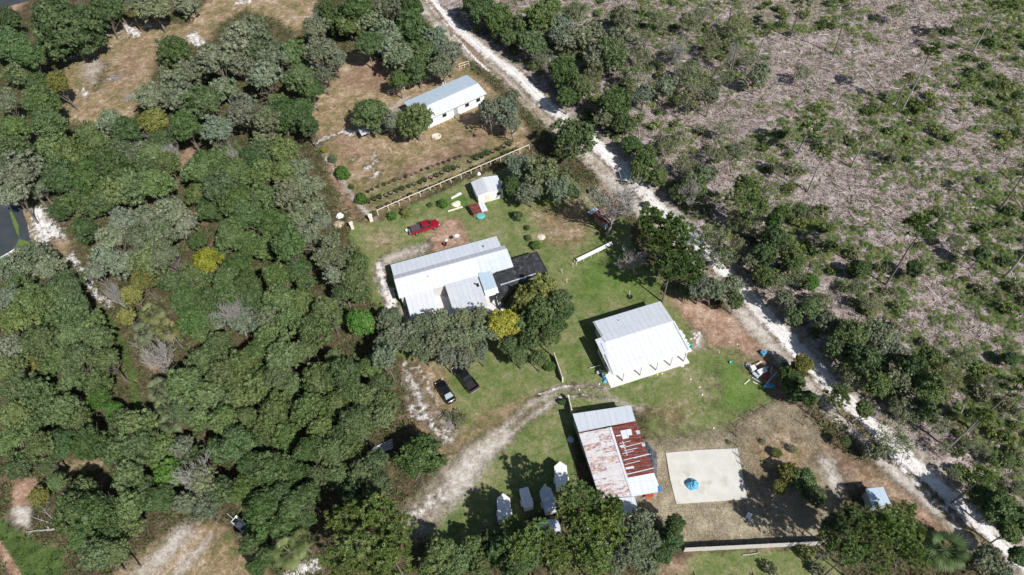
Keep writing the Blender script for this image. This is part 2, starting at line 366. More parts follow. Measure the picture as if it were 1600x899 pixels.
nx, ny = len(xs), len(ys)
ii = (np.arange(ny-1)[:, None]*nx+np.arange(nx-1)[None]).ravel()
quads = np.stack([ii, ii+1, ii+nx+1, ii+nx], 1)
rng = np.random.default_rng(5)
gz = np.zeros(len(gp))
gm_wild = np.clip(1-Wt["lawn"]-Wt["mown"]-Wt["dry"]-Wt["sand"]-Wt["track"], 0, 1)
inside = (gp[:, 0] > RX[0]) & (gp[:, 0] < RX[1]) & (gp[:, 1] > RY[0]) & (gp[:, 1] < RY[1])
for k in range(14):
    th = rng.uniform(0, 6.28); fr = rng.uniform(.4, 2.2); ph = rng.uniform(0, 6.28)
    gz += .018*np.sin(fr*(gp[:, 0]*math.cos(th)+gp[:, 1]*math.sin(th))+ph)
gz = np.where(inside, gz*(.15+gm_wild), 0)-.03

def wsample(cls, x, y):
    """class weight at a world position"""
    i = np.clip(((np.asarray(x)-RX[0])/STEP).astype(int)+5, 0, nx-1); j = np.clip(((np.asarray(y)-RY[0])/STEP).astype(int)+5, 0, ny-1)
    return Wt[cls].reshape(ny, nx)[j, i]

def ground_material():
    m, t, b = new_mat("ground", .95, 0, .1)
    L = t.links
    tc = nd(t, "ShaderNodeTexCoord")
    def noise(scale, detail=6, rough=.65, dist=0.0, off=0):
        n = nd(t, "ShaderNodeTexNoise"); n.inputs["Scale"].default_value = scale; n.inputs["Detail"].default_value = detail
        n.inputs["Roughness"].default_value = rough; n.inputs["Distortion"].default_value = dist
        mp = nd(t, "ShaderNodeMapping"); mp.inputs["Location"].default_value = (off*17.3, off*7.1, off*3)
        L.new(tc.outputs["Object"], mp.inputs[0]); L.new(mp.outputs[0], n.inputs["Vector"]); return n.outputs["Fac"]
    def ramp(f, stops):
        r = nd(t, "ShaderNodeValToRGB"); e = r.color_ramp.elements
        while len(e) < len(stops): e.new(.5)
        for q, (p, c) in zip(e, stops): q.position = p; q.color = (*c, 1)
        L.new(f, r.inputs[0]); return r.outputs[0]
    def mth(op, a, bb):
        n = nd(t, "ShaderNodeMath"); n.operation = op
        for i, q in enumerate((a, bb)):
            if isinstance(q, (int, float)): n.inputs[i].default_value = q
            else: L.new(q, n.inputs[i])
        return n.outputs[0]
    ra = math.atan2(*(G(1450, 752)[:2]-G(668, 5)[:2])[::-1])
    mps = nd(t, "ShaderNodeMapping"); mps.vector_type = 'TEXTURE'; mps.inputs['Rotation'].default_value = (0, 0, ra); mps.inputs['Scale'].default_value = (9, .55, 1)
    nst = nd(t, 'ShaderNodeTexNoise'); nst.inputs['Scale'].default_value = 1.0; nst.inputs['Detail'].default_value = 7; nst.inputs['Roughness'].default_value = .75; L.new(tc.outputs['Object'], mps.inputs[0]); L.new(mps.outputs[0], nst.inputs['Vector'])
    nf = noise(3.2, 8, .7, 0, 1); nm = noise(.55, 7, .7, .3, 2); nb = noise(.12, 4, .6, 0, 3); nv = noise(7.0, 6, .75, 0, 4)
    mixn = mth('ADD', mth('MULTIPLY', nf, .55), mth('MULTIPLY', nm, .45))
    nq = noise(1.5, 8, .75, .4, 9)
    mixs = mth('ADD', mth('MULTIPLY', mixn, .5), mth('MULTIPLY', nst.outputs['Fac'], .5))
    mixb = mth('ADD', mth('MULTIPLY', nf, .25), mth('ADD', mth('MULTIPLY', nq, .35), mth('ADD', mth('MULTIPLY', nm, .35), mth('MULTIPLY', nb, .25))))
    mixb = mth('ADD', mth('MULTIPLY', mth('SUBTRACT', mixb, .6), 1.35), .5)
    col = ramp(mixn, [(.38, (.035, .035, .018)), (.5, (.085, .068, .04)), (.6, (.19, .14, .09))])
    cols = {
        "lawn": ramp(mixb, [(.38, (.085, .130, .035)), (.47, (.135, .172, .058)), (.54, (.185, .200, .085)), (.63, (.28, .25, .145))]),
        "dry": ramp(mixb, [(.38, (.10, .12, .042)), (.45, (.19, .155, .078)), (.52, (.30, .215, .13)), (.58, (.39, .295, .20)), (.64, (.55, .49, .43))]),
        "sand": ramp(mixs, [(.38, (.26, .22, .18)), (.44, (.48, .43, .39)), (.49, (.70, .67, .65)), (.56, (.83, .81, .79))]),
        "dirt": ramp(mixb, [(.36, (.17, .11, .065)), (.48, (.31, .195, .135)), (.56, (.42, .29, .215)), (.66, (.58, .47, .40))]),
        "clear": ramp(mixn, [(.36, (.06, .05, .04)), (.44, (.175, .138, .122)), (.52, (.345, .285, .268)), (.62, (.57, .51, .495))]),
        "straw": ramp(mixn, [(.36, (.17, .14, .095)), (.46, (.30, .25, .175)), (.55, (.42, .36, .26)), (.66, (.55, .49, .39))]),
        "vivid": ramp(mixn, [(.36, (.03, .055, .015)), (.5, (.07, .11, .03)), (.64, (.12, .165, .05))]),
        "track": ramp(mixb, [(.36, (.21, .18, .12)), (.45, (.36, .31, .245)), (.52, (.48, .43, .38)), (.62, (.63, .585, .545))]),
        "mown": ramp(mixb, [(.38, (.075, .135, .026)), (.5, (.118, .190, .045)), (.62, (.19, .22, .08))]),
    }
    for gi, grp in enumerate((CLS[0:3], CLS[3:6], CLS[6:9])):
        at = nd(t, "ShaderNodeAttribute", attribute_name="mask%d" % gi); sp = nd(t, "ShaderNodeSeparateColor"); L.new(at.outputs["Color"], sp.inputs[0])
        for k, c in enumerate(grp):
            pn = noise(.8+.13*(gi*3+k), 7, .72, .2, 5+gi*3+k)
            # weight of the class given all above, edges broken by noise
            soft_ = c in ("track", "mown", "dry", "straw", "dirt")
            v = mth('ADD', sp.outputs[k], mth('MULTIPLY', mth('SUBTRACT', pn, .5), 1.0 if soft_ else 1.5))
            mr = nd(t, "ShaderNodeMapRange"); mr.interpolation_type = 'SMOOTHSTEP'; mr.inputs["From Min"].default_value = .12 if soft_ else .30; mr.inputs["From Max"].default_value = .82 if soft_ else .66
            L.new(v, mr.inputs[0])
            g0 = mth('GREATER_THAN', sp.outputs[k], .02)
            fc = mth('MULTIPLY', mr.outputs[0], g0)
            mx = nd(t, "ShaderNodeMixRGB"); L.new(fc, mx.inputs[0]); L.new(col, mx.inputs[1]); L.new(cols[c], mx.inputs[2]); col = mx.outputs[0]
    # fine speckle
    sp2 = ramp(nv, [(.3, (.72, .72, .72)), (.5, (1, 1, 1)), (.7, (1.2, 1.2, 1.2))])
    mx = nd(t, "ShaderNodeMixRGB"); mx.blend_type = 'MULTIPLY'; mx.inputs[0].default_value = 1; L.new(col, mx.inputs[1]); L.new(sp2, mx.inputs[2])
    L.new(mx.outputs[0], b.inputs["Base Color"])
    bp = nd(t, "ShaderNodeBump"); bp.inputs["Strength"].default_value = .9; bp.inputs["Distance"].default_value = .12
    L.new(nf, bp.inputs["Height"]); L.new(bp.outputs[0], b.inputs["Normal"])
    return m
gme = np_mesh("ground", np.column_stack([gp, gz]), [quads], ground_material(), smooth=True)
for gi, grp in enumerate((CLS[0:3], CLS[3:6], CLS[6:9])):
    at = gme.color_attributes.new("mask%d" % gi, 'FLOAT_COLOR', 'POINT')
    a = np.ones((len(gp), 4), np.float32)
    for k, c in enumerate(grp): a[:, k] = np.clip(Wt[c], 0, 1)
    at.data.foreach_set("color", a.ravel())
tag(link("ground", gme), kind="structure")
# ------------------------------------------------------------------ leaf and bark materials
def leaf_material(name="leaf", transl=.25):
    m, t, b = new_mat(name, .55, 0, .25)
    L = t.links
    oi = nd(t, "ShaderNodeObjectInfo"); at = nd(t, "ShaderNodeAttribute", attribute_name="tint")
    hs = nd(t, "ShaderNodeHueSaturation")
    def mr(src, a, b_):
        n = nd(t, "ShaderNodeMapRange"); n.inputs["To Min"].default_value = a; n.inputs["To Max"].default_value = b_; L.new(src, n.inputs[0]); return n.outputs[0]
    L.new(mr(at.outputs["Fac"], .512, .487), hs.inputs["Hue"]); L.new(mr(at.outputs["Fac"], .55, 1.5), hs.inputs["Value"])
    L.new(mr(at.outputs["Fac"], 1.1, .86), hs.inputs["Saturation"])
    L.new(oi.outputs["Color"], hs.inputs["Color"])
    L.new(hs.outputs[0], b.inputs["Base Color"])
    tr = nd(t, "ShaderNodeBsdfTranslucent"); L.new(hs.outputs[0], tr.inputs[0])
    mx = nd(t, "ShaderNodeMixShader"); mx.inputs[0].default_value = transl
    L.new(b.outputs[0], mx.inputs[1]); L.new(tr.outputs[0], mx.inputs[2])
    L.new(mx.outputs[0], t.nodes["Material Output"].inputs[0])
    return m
M_LEAF = leaf_material()
M_BARK = mottled("bark", (.10, .08, .065), (.24, .21, .18), 6, .95, bump=.5)
M_DEADWOOD = mottled("dead_wood", (.24, .22, .20), (.44, .42, .39), 5, .9)
M_MOSSY = mottled("pale_branch", (.20, .20, .17), (.38, .38, .34), 5, .9)

def rdirs(r, n, zmin=-1.0):
    z = r.uniform(zmin, 1, n); a = r.uniform(0, 2*np.pi, n); s = np.sqrt(1-z*z)
    return np.stack([s*np.cos(a), s*np.sin(a), z], 1)
def lumps(r, k, amp, freq):
    W = r.normal(size=(k, 3))*freq; P = r.uniform(0, 6.28, k)
    return lambda d: amp*np.sin(d @ W.T+P).sum(1)/math.sqrt(k)
def cards(r, cen, nrm, size, tint, asp=1.0):
    """leaf-cluster faces, one kinked quad each"""
    n = len(cen)
    t = np.cross(nrm, r.normal(size=(n, 3))); t /= np.linalg.norm(t, axis=1, keepdims=True)+1e-9
    b = np.cross(nrm, t); s = size*r.uniform(.6, 1.3, n)
    s = s[:, None]; k = nrm*s*r.uniform(-.35, .35, n)[:, None]
    V = np.stack([cen-t*s*asp, cen-b*s*.62-k, cen+t*s*asp+k, cen+b*s*.62-k*.5], 1).reshape(-1, 3)
    Q = np.arange(4*n).reshape(-1, 4)
    return V, Q, np.repeat(tint, 4)
_ico = None
def ico():
    global _ico
    if _ico is None:
        import bmesh
        bm = bmesh.new(); bmesh.ops.create_icosphere(bm, subdivisions=2, radius=1.0)
        _ico = (np.array([v.co[:] for v in bm.verts]), np.array([[v.index for v in f.verts] for f in bm.faces])); bm.free()
    return _ico
def pack(name, Vs, Fq, Ft, Ts, mat, smooth=False):
    """Vs list of arrays; Fq/Ft index arrays already offset"""
    fs = []
    if Fq: fs.append(np.concatenate(Fq))
    if Ft: fs.append(np.concatenate(Ft))
    return np_mesh(name, np.concatenate(Vs), fs, mat, np.concatenate(Ts), smooth)

def crown_mesh(name, seed, nlobe=95, lobe=(.15, .27), leaf=.26, ncard=95, zs=.72, core=True, drop=.0, R=4.5, moss=0.0, spread=.16, zmin=-.35, lumpfreq=2.4):
    """broadleaf crown of radius R about its own centre: lobes of leaf clusters on an uneven dome"""
    r = np.random.default_rng(seed)
    shape = lumps(r, 5, spread, lumpfreq); gap = lumps(r, 6, 1, 3.2)
    # even-ish directions
    D = rdirs(r, nlobe*5, zmin); keep = [0]
    for i in range(1, len(D)):
        if len(keep) >= nlobe: break
        if np.min(((D[keep]-D[i])**2).sum(1)) > (2.1/math.sqrt(nlobe))**2*.55: keep.append(i)
    D = D[keep]
    if drop: D = D[gap(D) > -1.0+drop*1.0]
    n = len(D); rad = R*(.82+shape(D))*r.uniform(.76, 1.08, n)
    Cn = D*rad[:, None]; Cn[:, 2] *= zs
    lr = r.uniform(lobe[0], lobe[1], n)*R
    # a few inner lobes so the crown is not hollow
    k = int(n*.30); Di = rdirs(r, k, -.3); Ci = Di*(R*r.uniform(.35, .6, k))[:, None]; Ci[:, 2] *= zs
    Cn = np.concatenate([Cn, Ci]); lr = np.concatenate([lr, r.uniform(.2, .3, k)*R]); n = len(Cn)
    lt = np.clip(r.normal(.5, .17, n), 0, 1)
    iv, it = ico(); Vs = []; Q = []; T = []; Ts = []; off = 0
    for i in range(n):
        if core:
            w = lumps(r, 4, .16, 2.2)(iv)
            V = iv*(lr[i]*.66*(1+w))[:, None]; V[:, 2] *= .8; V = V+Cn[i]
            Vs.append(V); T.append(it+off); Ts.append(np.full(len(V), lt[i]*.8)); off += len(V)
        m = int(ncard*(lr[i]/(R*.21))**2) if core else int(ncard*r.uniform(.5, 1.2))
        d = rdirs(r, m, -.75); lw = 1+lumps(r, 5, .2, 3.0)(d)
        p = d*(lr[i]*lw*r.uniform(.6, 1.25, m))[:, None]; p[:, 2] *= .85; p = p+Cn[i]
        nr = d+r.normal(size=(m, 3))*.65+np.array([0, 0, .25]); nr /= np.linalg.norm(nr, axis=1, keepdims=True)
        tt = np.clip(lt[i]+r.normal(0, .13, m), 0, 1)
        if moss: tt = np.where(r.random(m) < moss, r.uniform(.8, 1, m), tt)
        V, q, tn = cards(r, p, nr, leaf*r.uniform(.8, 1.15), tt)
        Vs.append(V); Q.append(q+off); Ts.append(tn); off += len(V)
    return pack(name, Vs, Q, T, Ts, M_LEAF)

def branch_mesh(name, seed, H=5.5, R=3.2, r0=.28, mat=None, levels=3, nb=6, twig=.02, droop=0.0, first=.45, bare=False):
    """tapered trunk with forking limbs, base at origin, top near z=H"""
    r = random.Random(seed); mb = MB()
    def grow(p, d, L, rad, lv):
        segs = 3 if lv else 4; q = p
        for s in range(segs):
            d2 = (d+Vector((r.uniform(-.2, .2), r.uniform(-.2, .2), r.uniform(-.08, .14)-droop*(1 if lv else 0)))).normalized()
            e = q+d2*L/segs; ra = rad*(1-s/segs*.5); rb = rad*(1-(s+1)/segs*.5)
            mb.tube(q, e, max(ra, twig), max(rb, twig*.7), 6 if lv < 2 else 4, cap=False); q = e; d = d2
            if lv < levels and (s >= 1 or lv > 0):
                for _ in range(nb if (lv == 0 and s >= segs-2) else r.choice([1, 2]) if bare else 1):
                    a = r.uniform(0, 6.28); side = Vector((math.cos(a), math.sin(a), r.uniform(.05, .75))).normalized()
                    grow(q, (d*.45+side*.8).normalized(), L*r.uniform(.5, .75) if lv else R*r.uniform(.75, 1.05), rb*.62, lv+1)
    grow(Vector((0, 0, -.05)), Vector((0, 0, 1)), H*first*1.25, r0, 0)
    me = bpy.data.meshes.new(name); me.from_pydata(mb.v, [], mb.f); me.materials.append(mat or M_BARK); me.update()
    return me

def pine_mesh(name, seed, R=3.0, H=9.0, tufts=130, blades=30, z0=-.55, sz=.42, open_=.0):
    """pine crown about its own centre: whorled boughs ending in needle tufts"""
    r = np.random.default_rng(seed); Cn = []
    shape = lumps(r, 5, .2, 2.5)
    D = rdirs(r, tufts, -.5); q = R*(.86+shape(D))*np.where(r.random(tufts) < .3, r.uniform(.3, .7, tufts), r.uniform(.75, 1.1, tufts))
    Cn = D*q[:, None]; Cn[:, 2] = Cn[:, 2]*.95
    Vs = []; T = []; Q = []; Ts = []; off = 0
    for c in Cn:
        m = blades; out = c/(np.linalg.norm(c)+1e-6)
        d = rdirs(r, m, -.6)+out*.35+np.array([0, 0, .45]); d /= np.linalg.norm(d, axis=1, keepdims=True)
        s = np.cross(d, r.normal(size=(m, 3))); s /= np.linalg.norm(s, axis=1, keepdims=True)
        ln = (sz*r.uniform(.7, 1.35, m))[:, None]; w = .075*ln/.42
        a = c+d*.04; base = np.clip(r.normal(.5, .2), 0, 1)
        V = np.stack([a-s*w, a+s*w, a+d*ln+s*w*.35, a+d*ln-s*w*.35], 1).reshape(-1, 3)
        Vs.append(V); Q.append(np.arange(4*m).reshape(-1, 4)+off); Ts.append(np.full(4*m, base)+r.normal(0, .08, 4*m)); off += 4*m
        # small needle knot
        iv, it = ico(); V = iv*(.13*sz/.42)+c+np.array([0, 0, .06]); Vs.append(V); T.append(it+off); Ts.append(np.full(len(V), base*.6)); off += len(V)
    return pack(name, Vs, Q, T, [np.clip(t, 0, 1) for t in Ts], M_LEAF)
def pine_trunk(name, seed, H=8.0, R=2.6, r0=.17):
    r = random.Random(seed); mb = MB(); q = Vector((0, 0, -.05)); d = Vector((0, 0, 1))
    pts = [q]
    for k in range(6):
        d = (d+Vector((r.uniform(-.03, .03), r.uniform(-.03, .03), 0))).normalized(); q = q+d*H/6; pts.append(q)
    for k in range(6): mb.tube(pts[k], pts[k+1], r0*(1-k/7), r0*(1-(k+1)/7), 7, False)
    for k in range(22):
        f = r.uniform(.45, .97); i = min(5, int(f*6)); p = pts[i].lerp(pts[i+1], f*6-i); a = r.uniform(0, 6.28); L = R*(1.25-f*.8)*r.uniform(.6, 1)
        e = p+Vector((math.cos(a)*L, math.sin(a)*L, L*r.uniform(.1, .45))); mb.tube(p, e, .045, .02, 4, False)
    me = bpy.data.meshes.new(name); me.from_pydata(mb.v, [], mb.f); me.materials.append(M_BARK); me.update(); return me

def fan_leaf(r, V, Q, Ts, off, base, d, stem, rad, seg=12, droop=.35, spreadang=2.4, tint=.5):
    """one palm fan: pleated segments round the end of a stem"""
    d = Vector(d).normalized(); hub = Vector(base)+d*stem+Vector((0, 0, -.10*stem))
    side = d.cross(Vector((0, 0, 1))); side = side.normalized() if side.length > 1e-3 else Vector((1, 0, 0)); up = side.cross(d).normalized()
    ax = (d+Vector((0, 0, -droop))).normalized()
    w = .022; V += [tuple(Vector(base)-side*w), tuple(Vector(base)+side*w), tuple(hub+side*w), tuple(hub-side*w)]; Q.append([off, off+1, off+2, off+3]); Ts += [min(1, tint+.25)]*4; off += 4
    for k in range(seg):
        a = -spreadang/2*1.25+spreadang*1.25*k/(seg-1)
        dd = (ax*math.cos(a)+side*math.sin(a)).normalized(); L = rad*(1-.25*abs(a)/2)*r.uniform(.85, 1.1); wv = up.cross(dd).normalized()*rad*.05
        mid = hub+dd*L*.55+up*.03*rad; tip = hub+dd*L+Vector((0, 0, -.22*L*droop*2)); t_ = min(1, max(0, tint+r.uniform(-.12, .12)))
        V += [tuple(hub), tuple(mid+wv), tuple(tip), tuple(mid-wv)]; Q.append([off, off+1, off+2, off+3]); Ts += [t_]*4; off += 4
    return off
def palm_mesh(name, seed, n=30, stem=1.0, rad=.75, seg=12, zmin=-.5, lift=0.0, spreadxy=.0, tint=(.3, .75)):
    r = random.Random(seed); V = []; Q = []; Ts = []; off = 0
    for i in range(n):
        a = i*2.399+r.uniform(-.3, .3); z = zmin+(1-zmin)*(i+.5)/n*.95; s = math.sqrt(max(0, 1-z*z))
        b = (r.uniform(-1, 1)*spreadxy, r.uniform(-1, 1)*spreadxy, lift)
        off = fan_leaf(r, V, Q, Ts, off, b, (s*math.cos(a), s*math.sin(a), z), stem*r.uniform(.7, 1.1), rad*r.uniform(.8, 1.15), seg, tint=r.uniform(*tint))
    return np_mesh(name, V, [np.array(Q)], M_LEAF, Ts)

# ------------------------------------------------------------------ variants
OAKD = [crown_mesh("oak_crown", 10+i, 150, (.10, .18), .25, 90, .80, spread=.15, drop=.1, zmin=-.75) for i in range(5)]          # dense, knobbly
OAKO = [crown_mesh("oak_crown", 30+i, 135, (.085, .165), .22, 85, .78, spread=.22, drop=.22, zmin=-.7) for i in range(6)]  # open, uneven
OAKG = [crown_mesh("oak_crown", 50+i, 125, (.08, .155), .20, 80, .76, spread=.25, drop=.3, moss=.10, zmin=-.65) for i in range(6)]  # grey, moss
OAKS = [crown_mesh("scrub_crown", 70+i, 60, (.10, .20), .20, 60, .8, core=False, spread=.28, drop=.45, moss=.2) for i in range(6)]
PINE = [pine_mesh("pine_crown", 90+i) for i in range(5)]
PINETOP = [pine_mesh("pine_crown", 110+i, R=1.7, tufts=46, blades=22, sz=.4) for i in range(4)]
PINET = [pine_trunk("pine_trunk", 95+i) for i in range(4)]
TRK = [branch_mesh("oak_trunk", 120+i, levels=2, nb=4) for i in range(5)]
SCT = [branch_mesh("scrub_trunk", 130+i, levels=3, nb=3, mat=M_MOSSY, r0=.2, twig=.03) for i in range(4)]
BARE = [branch_mesh("bare_trunk", 140+i, levels=4, nb=4, mat=M_DEADWOOD, r0=.2, twig=.022, bare=True) for i in range(3)]
PALM = [palm_mesh("palm_crown", 150+i, 30, 1.15, 1.05, 14, -.6, tint=(.1, .95)) for i in range(3)]
PALMETTO = [palm_mesh("palmetto", 160+i, 9, .35, .55, 9, .05, .05, .35, (.2, .7)) for i in range(6)]
mbp = MB(); mbp.tube((0, 0, -.05), (.05, 0, 2.4), .2, .17, 9, False); mbp.tube((.05, 0, 2.4), (.1, .03, 4.6), .17, .2, 9, True)
_t = mbp.build("palm_trunk", M_BARK); PALMT = _t.data; bpy.data.objects.remove(_t)

# ------------------------------------------------------------------ labels that single out one plant
LAND = {"the red pickup": (662, 353), "the black sedan": (695, 611), "the long white-roofed house": (700, 425), "the grey-blue roofed home": (690, 160), "the small white shed": (762, 294),
        "the square white-roofed house": (1000, 528), "the rusty barn": (965, 710), "the bare concrete slab": (1103, 744), "the left-edge grey paving": (20, 365), "the brown glade": (190, 110),
        "the junk pile": (1190, 583), "the blue-shaded shed roof": (1372, 778), "the pale board fence": (1170, 856), "the white cargo trailers": (835, 770), "the bright yellow tree": (790, 505),
        "the tall leafless tree": (950, 330), "the top left corner": (0, 0), "the bottom left corner": (0, 899), "the bottom right corner": (1600, 899), "the top right corner": (1600, 0),
        "the left edge's middle": (0, 600), "the right edge's middle": (1600, 450), "the bottom-left dirt clearing": (280, 860), "the top edge's middle": (800, 0),
        "the bottom edge's middle": (700, 899), "the woods' yellow tree": (323, 405), "the left sand patch": (110, 385), "the woods' pale palms": (250, 515), "the top dry patch": (420, 15),
        "the potted nursery rows": (690, 268), "the long white plank table": (926, 396), "the sand road's bend": (1150, 452), "the tallest standing pine": (1430, 130), "the lone round tree": (655, 712)}
ORD = ["nearest", "second nearest", "third nearest", "fourth nearest", "fifth nearest", "sixth nearest", "seventh nearest", "eighth nearest", "ninth nearest", "tenth nearest", "eleventh nearest", "twelfth nearest"]
def sector(dx, dy):
    a = math.degrees(math.atan2(-dy, dx)) % 360
    return ["right of", "above and right of", "above", "above and left of", "left of", "below and left of", "below", "below and right of"][int(((a+22.5) % 360)//45)]
def label_set(items, extra=None):
    """items: (object, noun phrase, px, py); within each noun phrase every label names exactly one"""
    by = {}
    for it in items: by.setdefault(it[1], []).append(it)
    for noun, L in by.items():
        cand = []
        for ln, (lx, ly) in LAND.items():
            s = sorted(L, key=lambda q: math.hypot(q[2]-lx, q[3]-ly))
            for k, q in enumerate(s[:3]): cand.append((k*18+math.hypot(q[2]-lx, q[3]-ly)*.25, id(q[0]), "%s, %s to %s" % (noun, ORD[k], ln)))
            sec = {}
            for q in s:
                w = sector(q[2]-lx, q[3]-ly); k = sec.get(w, 0); sec[w] = k+1
                if k < len(ORD): cand.append((30+k*25+math.hypot(q[2]-lx, q[3]-ly)*.3, id(q[0]), "%s, %s one %s %s" % (noun, ORD[k].replace(" nearest", "").replace("nearest", "first"), w, ln)))
        cand.sort(key=lambda c: c[0]); done = set(); used = set()
        for _, oid, lab in cand:
            if oid in done or lab in used: continue
            done.add(oid); used.add(lab)
            for q in L:
                if id(q[0]) == oid: q[0]["label"] = lab

# kind: crowns, trunks, colour, noun, name, category, group, height factor
K = {
 "D": (OAKD, TRK, (.086, .138, .046), "dense dark green oak", "laurel_oak", "laurel oak", "laurel oaks of the woods"),
 "O": (OAKO, TRK, (.126, .176, .066), "olive green oak", "water_oak", "water oak", "water oaks of the woods"),
 "G": (OAKG, TRK, (.180, .212, .130), "grey-green mossy oak", "live_oak", "live oak", "mossy live oaks"),
 "B": (OAKD, TRK, (.085, .175, .030), "bright green shrub tree", "leafy_tree", "tree", "bright green shrub trees"),
 "Y": (OAKO, TRK, (.36, .32, .030), "yellow-leaved tree", "leafy_tree", "tree", None),
 "V": (OAKO, TRK, (.20, .21, .055), "yellowish green tree", "leafy_tree", "tree", "yellowish trees"),
 "P": (PINE, PINET, (.175, .245, .070), "yellow-green pine", "pine_tree", "pine", "pines"),
 "S": (OAKS, SCT, (.19, .215, .105), "thin see-through scrub oak", "scrub_oak", "scrub oak", "scrub oaks along the sand road"),
}
rnd = random.Random(77)
LABELS = []; TREES = []
def jitter(c, r, a=.16):
    k = 1+r.uniform(-a, a)
    return (c[0]*k*(1+r.uniform(-.08, .08)), c[1]*k, c[2]*k*(1+r.uniform(-.15, .15)), 1)
def add_tree(px, py, rp, kind, hz=None, flat=None, col=None, label=None, small=False):
    crowns, trunks, c0, noun, name, cat, grp = K[kind]
    R = rp/mscale(px, py, 5)*(rnd.uniform(.80, 1.16) if px < 600 and kind in "DOG" and not label else 1)*(.97 if kind != "P" else 1.08)
    zc = hz if hz is not None else (R*.8+1.0+rnd.uniform(0, 6.0)*(1 if px < 620 else .5) if kind in "DOGBYV" else (R*1.0+1.0 if kind == "S" else R*.6+(8.5 if py > 700 else 6.0)+rnd.uniform(0, 2)))
    if small: zc = R*.72
    c = G(px, py, zc); sc = R/4.5 if kind != "P" else R/3.0
    rz = rnd.uniform(0, 6.28)
    t = empty(name, (c[0], c[1], 0), rz, None, cat, grp)
    cr = link("crown", rnd.choice(crowns), t, (0, 0, zc)); cr.color = jitter(col or c0, rnd, .24 if px < 620 and not col else .16)
    cr.scale = (sc*rnd.uniform(.93, 1.07), sc*rnd.uniform(.93, 1.07), sc*rnd.uniform(1.0, 1.25)*(flat or 1))
    tk = link("trunk", rnd.choice(trunks), t)
    if kind == "P": tk.scale = (max(.7, sc), max(.7, sc), (zc+R*.6)/8.0)
    else: tk.scale = (sc*1.15, sc*1.15, max(.15, zc/4.9))
    TREES.append((px, py, rp))
    if label: t["label"] = label
    else: LABELS.append((t, noun, px, py))
    return t

